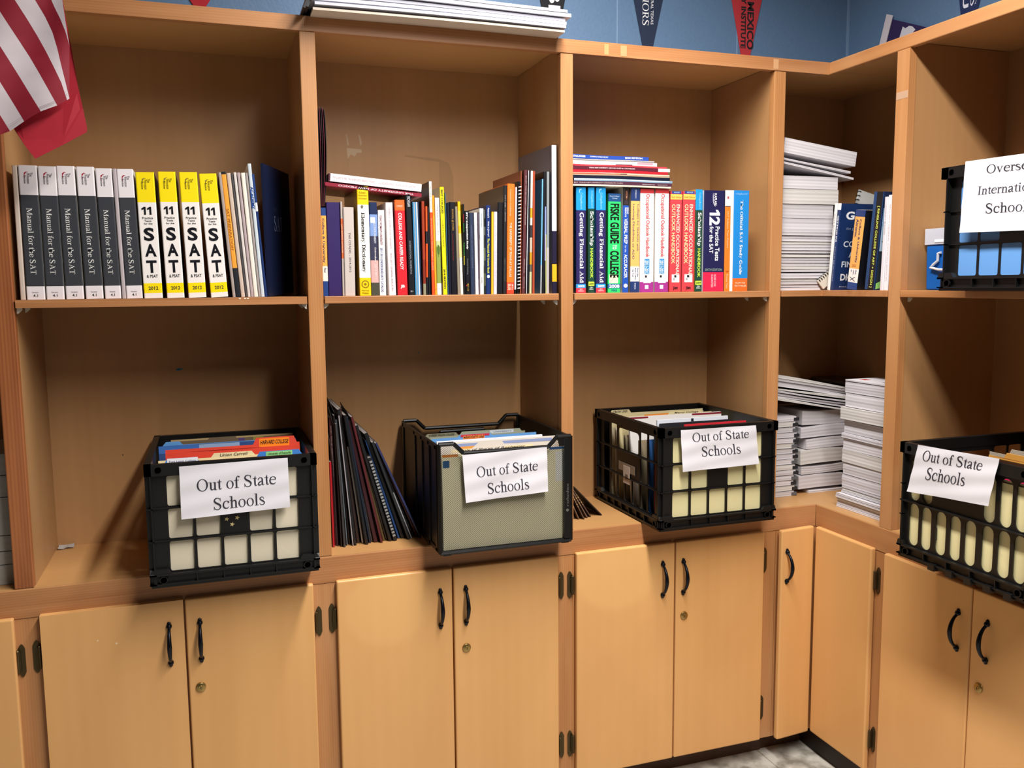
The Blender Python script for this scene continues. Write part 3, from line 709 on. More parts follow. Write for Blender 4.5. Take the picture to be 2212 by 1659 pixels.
bm('red book with an orange head and white lettering on the middle shelf', .8143, .0252, .225, -.86, [(.11, 'e8672c'), (1, 'cf2630')], left='6d1a1e', texts=[('CONLEY', 'sans', 'f6d9c4', .2, .8, .055, .075, 'u'), ('COLLEGE AND CAREER READY', 'bold', 'f7ecec', .34, .66, .135, .73, 'd'), ('JB', 'black', 'f7ecec', .3, .72, .89, .93, 'u')])
bm('black prospectus right of the red book on the middle shelf', .8420, .0148, .2383, -1.1, [(1, '16171c')], texts=[('MICHIGAN', 'sans', 'cfd3da', .3, .8, .02, .12, 'd'), ('INTERNATIONAL PROSPECTUS', 'sans', '9aa0a8', .35, .62, .46, .79, 'd'), ('2011', 'sans', 'cfd3da', .25, .7, .955, .97, 'u')])
for (x, w_, c, lb) in [(.8575, .0033, '3f8fc4', 'thin light blue magazine right of the black prospectus'), (.8607, .0024, 'b8b4b4', 'very thin grey pamphlet between the two light blue magazines'), (.8632, .0028, '4a9ad0', 'thin blue magazine just left of a white one on the middle shelf'), (.8660, .0038, 'dcdce4', 'thin white magazine in the blue cluster on the middle shelf'), (.8698, .0036, '20344f', 'thin dark navy magazine closing the blue cluster')]:
    bm(lb, x, w_ + .0004, .221, -.8, [(1, c)], 'magazine')
bm('rust brown catalog left of the orange and black booklets', .8767, .0080, .2234, -.1, [(.62, '9c3c24'), (.88, '7f2f20'), (1, '8d8a70')], left='7a2f1c')
bm('orange booklet with a short dark label on the middle shelf', .8846, .0050, .2116, .5, [(.28, 'ee5a24'), (.42, '2a2a2e'), (.62, 'ee5a24'), (.8, 'e2501f'), (1, '1d1d22')], 'booklet')
bm('black booklet tight against the tall two-tone guide', .8898, .0060, .2101, .3, [(1, '1c1c22')], 'booklet')
bm('tall slim guide, white above and orange below, on the middle shelf', .8983, .0078, .2705, -.54, [(.27, 'e8e4da'), (1, 'ea5428')], 'book', left='20242e', texts=[('GREATER AUSTIN', 'serif', '6b6660', .28, .72, .03, .24, 'd'), ('2016 ECONOMIC DEVELOPMENT GUIDE', 'serif', 'f6b79a', .28, .72, .32, .78, 'd')])
bm('amber booklet right of the tall two-tone guide', .9060, .0056, .2375, -.67, [(.2, 'f2961e'), (1, 'f4a52c')], 'booklet', marks=[('c07018', .3, .7, .94, .95)])
bm('white prospectus with a green meadow and tree picture on its spine', .9115, .0119, .2322, -.48, [(.44, W_), (.50, 'b9c58a'), (.88, '8d9c4a'), (1, W_)], 'book', left='8e8a86', texts=[('Undergraduate Prospectus 2017', 'sans', '3d3d46', .35, .65, .06, .38, 'd'), ('2017', 'sans', '55555a', .3, .7, .935, .945, 'u')],
   marks=[('4c6a2c', [(.2, .52), (.4, .48), (.7, .49), (.85, .53), (.7, .58), (.56, .585), (.55, .61), (.48, .61), (.46, .585), (.28, .57)])])
bm('bright yellow college guide with black lettering on the middle shelf', .9268, .0111, .2581, -1.0, [(1, 'f4e21c')], left='8f8266', texts=[('BEST COLLEGES', 'black', '1a1a1e', .25, .68, .025, .245, 'd'), ('U.S.NEWS & WORLD REPORT', 'sans', '2c2c20', .3, .62, .31, .56, 'd'), ('2016 EDITION', 'black', '1a1a1e', .25, .68, .76, .945, 'd')])
bm('sliver of a steel blue booklet behind the bright yellow guide', .9379, .0028, .2445, -.7, [(1, '3c627f')], 'booklet')
bm('dark navy book between the yellow guide and the black book with gold lettering', .9408, .0068, .2207, -.3, [(1, '191d2e')])
bm('black book with gold and red lettering on the middle shelf', .9475, .0150, .223, -.4, [(1, '16151b')], texts=[('SCHOOL @ WORK', 'sans', 'b98a3c', .3, .68, .075, .31, 'd'), ('Standard-Based-Design-That-Works', 'sans', '8c2a2a', .3, .55, .34, .63, 'd')])
bm('thin tan booklet right of the black book with gold lettering', .9632, .0070, .2123, -.98, [(1, '8c8272')], 'booklet')
bm('yellow booklet fading to white at its foot on the middle shelf', .9704, .0078, .2246, -1.1, [(.10, 'f4b914'), (.26, 'f7cf4a'), (.34, 'f4b914'), (.6, 'f6d98c'), (1, 'f2ead6')], 'booklet', left='a08438')
bm('thin black booklet with red and green lettering on the middle shelf', .9788, .0050, .2185, 0, [(1, '14161a')], 'booklet', texts=[("CABOT'S", 'bold', 'b02430', .2, .8, .11, .2, 'd'), ('SCHOOL', 'bold', '3f8f4a', .2, .8, .21, .31, 'd'), ('TANNICS', 'bold', '4fa046', .2, .8, .42, .56, 'd'), ('MARION', 'bold', 'e2da3c', .2, .8, .57, .67, 'd')])
bm('black catalog with bold white lettering on the middle shelf', .9842, .0121, .2027, -.3, [(1, '15161a')], 'catalog', texts=[('BYU Independent Study', 'black', 'f2f2f2', .28, .70, .02, .46, 'd'), ('Course Catalog', 'sans', '8d9698', .32, .62, .57, .76, 'd'), ('2011-12', 'sans', 'd2b43c', .32, .66, .87, .955, 'd')], marks=[('c02a34', .1, .25, .885, .9)])
bm('slate navy catalog right of the black white-lettered catalog', .9967, .0116, .1985, -.6, [(1, '2e3850')], 'catalog', texts=[('UNIVERSITY OF NORTH CAROLINA', 'sans', '6d7890', .4, .65, .15, .68, 'd')])
bm('plain white catalog after the slate navy one', 1.0089, .0088, .1987, -.4, [(1, 'f5f3f0')], 'catalog')
bm('very thin mauve pamphlet left of the white view book', 1.0181, .0022, .1989, 0, [(1, '6d5c6e')], 'pamphlet')
bm('white view book with a grey corner on the middle shelf', 1.0207, .0106, .209, .25, [(1, W_)], 'book', marks=[('c3ccd0', [(.0, .0), (1, .0), (1, .68), (.35, .46), (.0, .3)])], texts=[('Forward Program', 'sans', '6a6a70', .35, .6, .06, .22, 'd'), ('Studies', 'sans', '3a3a3e', .35, .65, .8, .87, 'd')])
bm('thin grey patterned magazine left of the navy answer book', 1.0316, .0042, .2061, .4, [(.1, '5d625c'), (.2, '2c302c'), (.3, '6b7068'), (.45, '3a3f3a'), (.6, '79805e'), (.75, '3c4038'), (.9, '6a7050'), (1, '2f332c')], 'magazine')
bm('navy financial aid answer book with yellow lettering on the middle shelf', 1.0360, .0126, .217, .6, [(1, '1c3066')], texts=[("Peterson's", 'bold', 'e9ecf2', .35, .72, .03, .14, 'd'), ('Get a Jump!', 'bold', 'f0f0f0', .3, .7, .18, .35, 'd'), ('The Financial Aid Answer Book', 'bold', 'e6e23c', .3, .72, .37, .765, 'd')], marks=[('cfd8ea', [(.5 + .3 * math.cos(a * .52), .80 + .02 * math.sin(a * .52)) for a in range(12)])])
bm('thin golden yellow booklet right of the navy answer book', 1.0494, .0064, .2019, .9, [(1, 'f2b730')], 'booklet')
bm('lavender white booklet with faint lettering on the middle shelf', 1.0560, .0092, .202, .9, [(1, 'ddd6e6')], 'booklet', texts=[('THE UNIVERSITY STUDENT PROSPECTUS', 'sans', 'a79cc0', .3, .55, .05, .9, 'd')])
bm('plain black book left of the taller black handbook on the middle shelf', 1.0660, .0138, .2249, .9, [(1, '19191d')], left='4a4a50')
bm('taller black handbook with faint lettering left of the orange handbook', 1.0803, .0092, .2664, 1.0, [(1, '262528')], left='57524e', texts=[('H.O.T. JOBS  1.1 EDITION', 'sans', 'b8b4ae', .3, .65, .09, .33, 'd'), ('DREAM IT PLAN IT DO IT', 'sans', '5f6a68', .3, .65, .67, .88, 'd')])
bm('orange counselor handbook with white lettering, brightest on the middle shelf', 1.0900, .0202, .2707, 1.0, [(.895, 'f27426'), (1, 'd2452a')], texts=[("Counselor's Guidebook", 'serif', 'f9c9a4', .32, .54, .05, .29, 'd'), ('THE UNIVERSITY OF TEXAS AT DALLAS', 'serifb', 'fbe7d8', .34, .62, .35, .845, 'd'), ('2016', 'bold', 'f7d6c2', .12, .88, .908, .932, 'u'), ('2017', 'bold', 'f7d6c2', .12, .88, .940, .965, 'u')])
bm('thin white booklet right of the orange handbook', 1.1107, .0046, .2633, 1.1, [(.96, 'eceaf0'), (1, '1a1a1e')], 'booklet')
# spiral bound handbook: black cover, white coil dashes
t = bm('black spiral-bound handbook with a dashed white coil', 1.1160, .0085, .2769, 1.1, [(1, '131216')])
mb = MB()
for k in range(30):
    zz = .012 + k * .0086
    mb.tube([(.0058 + .0032 * math.cos(a), -.0012 + .0026 * math.sin(a), zz + .0004 * a) for a in (2.6, 3.5, 4.4, 5.3, 6.2)], .00135, mat('e8e8ec', .3), 5)
mb.build('spiral_binding', t)
bm('tall rust coloured folder standing behind the spiral handbook', 1.1252, .0036, .3029, .85, [(1, '8c4a30')], 'folder', left='8a4c34', d=.225)
bm('maroon counselor guide with small white lettering, tall, on the middle shelf', 1.1300, .0095, .3054, 1.7, [(1, '5b3034')], left='6e3f36', d=.225, texts=[('2016-2017  TEXAS A&M UNIVERSITY COUNSELOR GUIDE', 'sans', 'c9b6b2', .45, .75, .045, .44, 'd'), ('admissions.tamu.edu', 'sans', 'c9b6b2', .45, .75, .715, .83, 'd'), ('applytexas.org', 'sans', 'c9b6b2', .45, .75, .86, .955, 'd')])
bm('tall black and white edged magazine after the maroon guide', 1.1412, .0078, .3044, 1.6, [(1, '1b1d24')], 'magazine', marks=[('e4e2e6', .0, .22, 0, 1)])
bm('tall cream magazine with patches of photographs along its edge', 1.1506, .0066, .3039, 1.1, [(.30, 'd9d4c8'), (.38, 'd8a028'), (.44, 'd9d4c8'), (.54, '3c3a3c'), (.66, 'c8b8a4'), (.76, 'd0982c'), (.82, '6a6458'), (1, 'c2c49a')], 'magazine')
bm('tall rust red magazine left of the blue-covered one', 1.1588, .0066, .3035, .6, [(1, 'a8482c')], 'magazine')
# blue covered magazine turned a little so its cover shows
book('magazine', 'blue-covered magazine with a brown streak, cover turned to the left', 'magazine', GM, 1.1800, .0036, .2848, 1.3, rz=math.radians(4), bands=[(.75, '6fb2dc'), (1, 'b0b4b8')], left='3f7196', d=.20)
bm('tall black magazine right of the blue-covered one', 1.1843, .0070, .3032, 1.3, [(1, '17181d')], 'magazine', left='101014')
bm('short lavender and lime edged booklet before the tall grey magazine', 1.1920, .0048, .217, .2, [(.33, '8fa0e4'), (.62, '8a7ccc'), (1, '23242c')], 'booklet', marks=[('dce47c', .62, 1, .32, 1)])
bm('tall grey magazine near the right end of the middle shelf', 1.1972, .0074, .3034, .4, [(.62, '8d9496'), (1, 'b8b0b2')], 'magazine')
book('magazine', 'tallest magazine on the middle shelf, pale photo cover above a navy and gold half', 'magazine', GM, 1.2130, .0130, .3689, 0.0, d=.23, rz=math.radians(2.0), bands=[(.575, 'e6e6f2'), (.80, '201c34'), (.92, 'eab024'), (1, '201c34')], left='6f6c78')

# --- book and folder lying over the middle row
t = thing('book', 'maroon bulletin lying spine up across the tops of the middle row, lettering upside down', 'book', (.6505, .012, 1.6345), (0, math.radians(5.2), 0), GM)
mb = MB(); mb.box(0, .2280, 0, .20, -.0045, .0035, mat('8c1f34', .35))
mb.text('THE UNIVERSITY OF NEW MEXICO', 'bold', 'e9ccd2', lambda a, b: (.208 - .178 * a, -.0003, .0016 - .0042 * b))
mb.build('cover', t)
t = thing('book', 'white bulletin lying on the maroon one across the middle row', 'book', (.6585, .013, 1.6438), (0, math.radians(5.0), 0), GM)
mb = MB(); mb.box(0, .2195, 0, .20, -.0030, .0150, mat('f1e6e6', .35)); mb.box(-.0002, .004, -.0001, .19, -.0028, .0148, mat('4a1a28', .4))
mb.text('AUSTIN STATE UNIVERSITY - 2006/2008 GENERAL BULLETIN', 'serif', 'b49aa4', lambda a, b: (.205 - .195 * a, -.0003, .0090 - .005 * b))
mb.build('cover', t)
t = thing('folder', 'dark maroon striped folder standing curled above the left end of the middle row', 'folder', (.6385, .016, 1.5830), (0, 0, 0), GM)
for i, c in enumerate(['1a1216', '571a28', '2a1418', '601c2c', '1a1014']):
    mb = MB()
    q = []
    for k in range(9):
        a = k / 8
        q.append((.0012 + .0021 * i + (.0022 * i - .0010) * math.sin(a * 2.4) * (1 if a > .1 else .5), .224 * a - .004 * (i - 2) ** 2 / 4 * (a > .95)))
    for k in range(8):
        mb.add([(q[k][0], 0, q[k][1]), (q[k + 1][0], 0, q[k + 1][1]), (q[k + 1][0], .21, q[k + 1][1]), (q[k][0], .21, q[k][1]), (q[k][0] + .0012, 0, q[k][1]), (q[k + 1][0] + .0012, 0, q[k + 1][1]), (q[k + 1][0] + .0012, .21, q[k + 1][1]), (q[k][0] + .0012, .21, q[k][1])],
               [(0, 1, 2, 3), (7, 6, 5, 4), (0, 4, 5, 1), (3, 2, 6, 7), (1, 5, 6, 2), (0, 3, 7, 4)], mat(c, .35))
    mb.build('leaf', t)

# --- right bay
GR = 'reference books on the right upper shelf'
def br(label, x, w, h, l, bands, **k):
    return book('book', label, 'book', k.pop('group', GR), x, w - .0008, h, l, bands=bands, **k)
FA = dict(left='15304a', texts=[('CollegeBoard', 'sans', '9ad4f0', .36, .62, .05, .20, 'd'), ('Getting Financial Aid', 'serifb', 'f2f2f4', .25, .76, .235, .905, 'd'), ('2009', 'black', 'f4f8fa', .15, .84, .925, .945, 'u'), ('3rd', 'bold', 'f8dadc', .35, .62, .957, .97, 'u'), ('Edition', 'bold', 'f8dadc', .22, .78, .973, .986, 'u')],
          marks=[('9ad4f0', [(.30, .02), (.5, .012), (.56, .03), (.5, .024), (.36, .03), (.36, .055), (.30, .05)])])
FB = [(.215, '1f94d4'), (.915, '2a2358'), (.952, '2a98d8'), (1, 'e0384a')]
br('leftmost of two navy and cyan financial aid books on the right shelf', 1.2789, .0283, .2674, 0, FB, **FA)
SH = dict(left='2f4a34', texts=[('CollegeBoard', 'sans', '9ad4f0', .4, .7, .03, .19, 'd'), ('Scholarship', 'serifb', 'f2f2ee', .2, .82, .225, .55, 'd'), ('HANDBOOK', 'black', 'b9d84a', .32, .74, .575, .86, 'd'), ('2009', 'bold', '22381c', .15, .85, .905, .922, 'u'), ('12th', 'bold', 'dfe8e0', .3, .7, .94, .955, 'u'), ('Edition', 'bold', 'dfe8e0', .2, .8, .958, .97, 'u')], marks=[('c8e04a', .05, .95, .893, .933)])
SB = [(.20, '1f94d4'), (1, '1d4436')]
br('green and cyan scholarship handbook between the two financial aid books', 1.3123, .0189, .2681, 0, SB, **SH)
FA2 = dict(FA); FA2['left'] = '1f5f90'
br('second navy and cyan financial aid book, left of the bright green guide', 1.3350, .0285, .2689, -.1, FB, **FA2)
br('bright green college guide with heavy black lettering', 1.3683, .0366, .2539, .2, [(.08, '1f4a7c'), (.912, '2fd06c'), (.957, '1c5f98'), (1, '2fd06c')], left='23703c',
   texts=[('Best College', 'serif', 'cfe0ee', .1, .85, .02, .035, 'u'), ('Guide', 'serif', 'cfe0ee', .3, .7, .04, .055, 'u'), ('FISKE GUIDE', 'black', '0d120e', .14, .86, .10, .50, 'd'), ('TO', 'black', 'e6fbe8', .34, .66, .515, .56, 'd'), ('COLLEGE', 'black', '0d120e', .14, .86, .575, .845, 'd'), ('2008', 'black', 'f2f6fa', .08, .92, .917, .952, 'u'), ('FISKE', 'bold', '164a7c', .28, .72, .968, .988, 'u')],
   marks=[('efe2c4', .10, .80, .815, .905), ('1a1a1a', [(.40, .838), (.60, .838), (.60, .848), (.40, .848)]), ('2a2a2a', [(.15, .90), (.17, .90), (.78, .80), (.76, .80)])])
br('blue verbal prep book with a portrait photo at its head', 1.4106, .0178, .2708, .1, [(.17, '2a2220'), (1, '2050b0')], left='b8b4b0',
   texts=[('DOUG', 'bold', 'e6ecf8', .62, .92, .19, .25, 'd'), ("FRENCH'S", 'bold', 'e6ecf8', .28, .56, .19, .28, 'd'), ('VERBAL PREP', 'bold', 'f4f6fa', .2, .74, .295, .535, 'd'), ('for the', 'sans', 'e6ecf8', .3, .6, .55, .615, 'd'), ('ACCUPLACER', 'bold', 'f4f6fa', .22, .74, .635, .86, 'd')],
   marks=[('6b4636', [(.36, .05), (.52, .018), (.70, .03), (.76, .07), (.70, .105), (.52, .12), (.40, .10)]), ('1a1412', [(.28, .03), (.5, .002), (.78, .01), (.86, .06), (.76, .05), (.62, .03), (.44, .035), (.38, .08), (.40, .12), (.3, .13)]), ('3a3034', [(.1, .16), (.35, .12), (.7, .12), (.95, .16)]), ('d9a48c', [(.48, .09), (.62, .085), (.64, .092), (.5, .098)]),
          ('c9ccd6', [(.5 + .36 * math.cos(a * .52), .935 + .02 * math.sin(a * .52)) for a in range(12)]), ('a04a3a', [(.4, .92), (.7, .925), (.6, .95)])])
br('orange guide with blue title lettering in two lines on the right shelf', 1.4333, .0268, .2703, .2, [(.125, '22386c'), (.75, 'f0b766'), (.895, 'ece8e4'), (1, '22386c')], left='8f8270',
   texts=[("PETERSON'S", 'sans', 'd6dcea', .42, .58, .02, .10, 'd'), ('Colleges for Students with', 'sans', '26386c', .62, .88, .155, .60, 'd'), ('Learning Disabilities or ADD', 'sans', '26386c', .10, .40, .155, .68, 'd'), ('Find the', 'bold', '3a4a78', .72, .88, .765, .85, 'd'), ('Right College', 'bold', '3a4a78', .44, .62, .765, .88, 'd'), ('for You!', 'bold', '3a4a78', .18, .34, .78, .85, 'd'), ('PETERSON', 'sans', 'c6d0e4', .4, .6, .91, .97, 'd')])
OH = dict(left='d9d2cc', texts=[('Occupational Outlook Handbook', 'bold', 'c8343c', .32, .68, .05, .66, 'd'), ('2011-2012', 'bold', 'eaf3fa', .36, .62, .69, .83, 'd')], marks=[('3c8fc8', .32, .68, .675, .825), ('1c1c20', .36, .50, .835, .858), ('9a9a9a', .28, .44, .862, .885), ('f2ece8', .24, .80, .83, .91), ('1c1c20', .36, .50, .835, .858), ('b8b4b4', .30, .46, .865, .885), ('f0e4f0', .36, .62, .93, .968)])
OB = [(.045, 'bb3336'), (.90, 'f2ece8'), (1, 'a2348c')]
br('left one of two white outlook handbooks with red title and purple foot', 1.4613, .0406, .2688, 0, OB, group='white outlook handbooks', **OH)
br('right one of two white outlook handbooks with red title and purple foot', 1.5052, .0409, .2699, 0, OB, group='white outlook handbooks', **OH)
EH = dict(left='c04048', right='b8323a', texts=[('HOOD', 'black', '9fb6e0', .28, .78, .006, .02, 'u'), ('Sixth Edition', 'sans', '6b4a20', .08, .92, .05, .068, 'u'), ('ENHANCED OCCUPATIONAL', 'bold', 'f2dccb', .52, .80, .13, .835, 'd'), ('OUTLOOK HANDBOOK', 'bold', 'f0d6a0', .12, .42, .13, .72, 'd'), ('jist', 'black', '2a1418', .3, .72, .945, .985, 'u')], marks=[('f2c45c', 0, 1, .03, .082), ('2f4a86', .1, .9, 0, .026), ('ece6e4', .18, .84, .825, .905), ('1c1c20', .40, .58, .832, .856), ('a8a4a4', .3, .44, .86, .885)])
EB = [(1, 'd2434a')]
br('left one of two red enhanced handbooks with yellow bands', 1.5490, .0357, .2647, .1, EB, group='red enhanced handbooks', **EH)
br('right one of two red enhanced handbooks with yellow bands', 1.5869, .0376, .2657, .2, EB, group='red enhanced handbooks', **EH)
SH2 = dict(SH); SH2['left'] = 'b8862c'
br('green and cyan scholarship handbook between the red handbooks and the wide navy book', 1.6263, .0219, .2711, -.1, SB, **SH2)
br('widest book on the right shelf, navy with a red foot and large number', 1.6515, .0645, .2698, 0, [(.808, '1f1f4c'), (1, 'e2264c')], left='e2e2ea',
   texts=[('KAPLAN', 'bold', 'f2f2f4', .48, .60, .03, .145, 'd'), ('1', 'ones', 'f6f6f8', .26, .76, .19, .247, 'd'), ('2', 'black', 'f6f6f8', .26, .76, .258, .345, 'd'), ('Practice Tests', 'bold', 'f2f2f4', .55, .76, .355, .695, 'd'), ('for the SAT', 'bold', 'f2f2f4', .27, .46, .355, .62, 'd'), ('SIXTH EDITION', 'sans', '9cb49c', .08, .90, .772, .795, 'u'), ('HIGHER SCORE', 'bold', 'f6b9c4', .52, .62, .83, .95, 'd'), ('GUARANTEED', 'bold', 'f6b9c4', .38, .48, .83, .96, 'd')],
   marks=[('f2f2f4', [(.43, .02), (.41, .06), (.42, .11), (.47, .145), (.55, .16), (.48, .14), (.44, .11), (.435, .06)])])
br('slim orange physics test guide beside the blue study guide', 1.7176, .0262, .2714, -.1, [(.155, 'ece4e0'), (1, 'f07c28')], left='3a3a4c', right='f0ece6', texts=[('SAT Subject Test Physics', 'sans', 'fad2a8', .18, .42, .205, .57, 'd'), ('3', 'bold', 'a8481c', .15, .5, .79, .81, 'd'), ('Practice Tests', 'sans', 'fad2a8', .2, .44, .83, .97, 'd')], marks=[('f2ede8', .64, 1, 0, 1), ('b84a54', .22, .42, .06, .085), ('2a2a30', 0, .62, .155, .162)])
br('blue study guide with an orange foot at the right end of the row', 1.7442, .0487, .272, 0, [(.872, '1f86d2'), (1, 'dc6a28')], right='efece8', texts=[('CollegeBoard SAT', 'sans', '9ac8ee', .10, .90, .025, .048, 'u'), ('The Official SAT Study Guide', 'serifb', 'eef4fa', .36, .60, .10, .835, 'd'), ('FROM THE', 'bold', 'f6cba8', .18, .82, .91, .927, 'u'), ('TEST MAKER', 'bold', 'f6cba8', .1, .9, .937, .957, 'u')])
# stack lying flat on the right row
GS = 'magazines stacked flat on the right row of books'
def flat(label, xr, z1, z0, col, L=.28, kind='magazine', marks=(), texts=(), dp=.215, y=.006, page=None, wav=.0008):
    L = min(L, xr - 1.2675)
    t = thing(kind, label, kind, (xr - L, y, z0), (0, 0, 0), GS)
    mb = MB()
    th = z1 - z0 - .0003
    n = 10
    def P_(s, q): return s * L, wav * math.sin(s * 5.1 + xr * 40) * min(1, 4 * (1 - s)) + th * q
    for i in range(n):
        a, b = i / n, (i + 1) / n
        (xa, za0), (xb, zb0) = P_(a, 0), P_(b, 0)
        (_, za1), (_, zb1) = P_(a, 1), P_(b, 1)
        mb.add([(xa, 0, za0), (xb, 0, zb0), (xb, 0, zb1), (xa, 0, za1), (xa, dp, za0), (xb, dp, zb0), (xb, dp, zb1), (xa, dp, za1)], [(0, 1, 2, 3), (3, 2, 6, 7), (1, 0, 4, 5)], col)
    (xe, ze0), (_, ze1) = P_(1, 0), P_(1, 1)
    mb.add([(xe, 0, ze0), (xe, dp, ze0), (xe, dp, ze1), (xe, 0, ze1)], [(0, 1, 2, 3)], page or col)
    mb.add([(0, 0, 0), (0, dp, 0), (0, dp, th), (0, 0, th)], [(3, 2, 1, 0)], col)
    for c, s0, s1, q0, q1 in marks:
        for i in range(n):
            a, b = max(s0, i / n), min(s1, (i + 1) / n)
            if a < b: mb.add([(P_(a, q0)[0], -.0002, P_(a, q0)[1]), (P_(b, q0)[0], -.0002, P_(b, q0)[1]), (P_(b, q1)[0], -.0002, P_(b, q1)[1]), (P_(a, q1)[0], -.0002, P_(a, q1)[1])], [(0, 1, 2, 3)], c)
    for st, font, c, s0, s1, q0, q1 in texts:
        mb.text(st, font, c, lambda a, b: (P_(s0 + (s1 - s0) * a, 0)[0], -.0004, P_(s0 + (s1 - s0) * a, q0 + (q1 - q0) * b)[1]))
    mb.build('cover', t)
    mb = MB(); mb.box(.003, L - .0015, .002, dp - .001, th * .15, th * .85, PAGE); mb.build('pages', t)
    return t

flat('cream pamphlet at the bottom of the flat stack on the right row', 1.5465, 1.6513, 1.6470, 'd9cdb8')
flat('maroon counselor guide second from the bottom of the flat stack', 1.5493, 1.6597, 1.6514, '4f2a3c', page=mat('efe2dc', .5), texts=[('2017  TEXAS A&M UNIVERSITY COUNSELOR GUIDE', 'sans', 'cbb9ae', .0, .49, .3, .66), ('admissions.tamu.edu', 'sans', 'e6dcd6', .69, .82, .3, .6), ('applytexas.org', 'sans', 'e6dcd6', .85, .95, .3, .6)])
flat('light blue grey magazine third from the bottom of the flat stack', 1.5506, 1.6661, 1.6598, '7f9ab0', marks=[('c9d8e2', 0, .97, .45, .9)], page=mat('efe6da', .5))
flat('navy black magazine in the lower half of the flat stack', 1.5433, 1.6739, 1.6664, '141c30')
flat('tan edged magazine lying on the navy black one', 1.5424, 1.6771, 1.6739, 'b29a7e')
flat('cream magazine with an orange strip in the flat stack', 1.5420, 1.6813, 1.6772, 'cfb9a0', marks=[('c8583a', .0, .48, .1, .6), ('f0d9c8', .26, .42, .55, .9), ('5a2a28', .48, .55, .1, .6)])
flat('plain red magazine below the maroon guide in the flat stack', 1.5373, 1.6883, 1.6813, 'b8222e')
flat('maroon guide with a white end in the flat stack', 1.5430, 1.6968, 1.6885, '5c2030', page=mat('f6e6e0', .5), marks=[('f6e6e0', .875, 1, 0, 1)], texts=[('TEXAS A&M UNIVERSITY ABOUND GUIDE for COUNSELORS', 'bold', 'f2dede', .16, .63, .35, .7)])
flat('thin bright red magazine above the white-ended maroon guide', 1.5343, 1.7010, 1.6970, 'd0404a')
flat('white and pink magazine near the top of the flat stack', 1.5049, 1.7105, 1.7012, 'f0dcdc', marks=[('f7f2ee', 0, .6, .4, 1), ('5a2030', .5, .70, .0, .22), ('d89aa6', .76, .95, .3, .95)])
flat('thin grey magazine second from the top of the flat stack', 1.4968, 1.7150, 1.7107, '8c8484', marks=[('c9c2c0', 0, 1, .5, .9)])
flat('blue college guide on top of the flat stack, white lettering along its edge', 1.4805, 1.7246, 1.7152, '2a4ca8', texts=[('COLLEGES', 'black', 'f0f2f8', -.02, .16, .3, .8), ('U.S.NEWS & WORLD REPORT', 'bold', 'e6eaf4', .22, .455, .42, .78), ('2018 EDITION', 'black', 'f4f6fa', .68, .915, .30, .78)])
# ------------------------------------------------------------------ crates, signs, folders
PLAST = mat('0c0c0c', .42, 0, .45)
PAPER = mat('dcd9de', .6)
INK = mat('2a2833', .6)
def cell(mb, fn, u0, u1, v0, v1, b, r, t, m, n=3):
    """a square of lattice with one round-cornered opening; b rim (a,b,c,d) or number"""
    if not isinstance(b, tuple): b = (b, b, b, b)
    h0, h1, k0, k1 = u0 + b[0], u1 - b[1], v0 + b[2], v1 - b[3]
    r = min(r, (h1 - h0) / 2 - 1e-5, (k1 - k0) / 2 - 1e-5)
    cs = [((u0, v0), (h0 + r, k0 + r), math.pi), ((u1, v0), (h1 - r, k0 + r), 1.5 * math.pi), ((u1, v1), (h1 - r, k1 - r), 0), ((u0, v1), (h0 + r, k1 - r), .5 * math.pi)]
    hole, own = [], []
    for ci, (c, q, a) in enumerate(cs):
        for k in range(n + 1):
            g = a + k / n * math.pi / 2
            hole.append((q[0] + r * math.cos(g), q[1] + r * math.sin(g))); own.append(ci)
    N = len(hole)
    V = [fn(x, y, tt) for tt in (0, t) for x, y in hole + [c[0] for c in cs]]
    S_ = N + 4
    F = []
    for i in range(N):
        j = (i + 1) % N
        F.append((N + own[i], i, j, N + own[j]) if own[i] != own[j] else (N + own[i], i, j))
        F.append(tuple(q + S_ for q in reversed(F[-1])))
        F.append((i, i + S_, j + S_, j))
    mb.add(V, F, m)
def slab(mb, fn, u0, u1, v0, v1, t0, t1, m):
    V = [fn(u, v, t) for t in (t0, t1) for v in (v0, v1) for u in (u0, u1)]
    mb.add(V, [(0, 1, 3, 2), (4, 6, 7, 5), (0, 4, 5, 1), (2, 3, 7, 6), (0, 2, 6, 4), (1, 5, 7, 3)], m)
def frames(w, d):
    """the four outer faces of a box w x d as (u, v, depth) -> point, with their lengths"""
    return [(lambda u, v, t: (u, t, v), w), (lambda u, v, t: (w - t, u, v), d), (lambda u, v, t: (w - u, d - t, v), w), (lambda u, v, t: (t, d - u, v), d)]
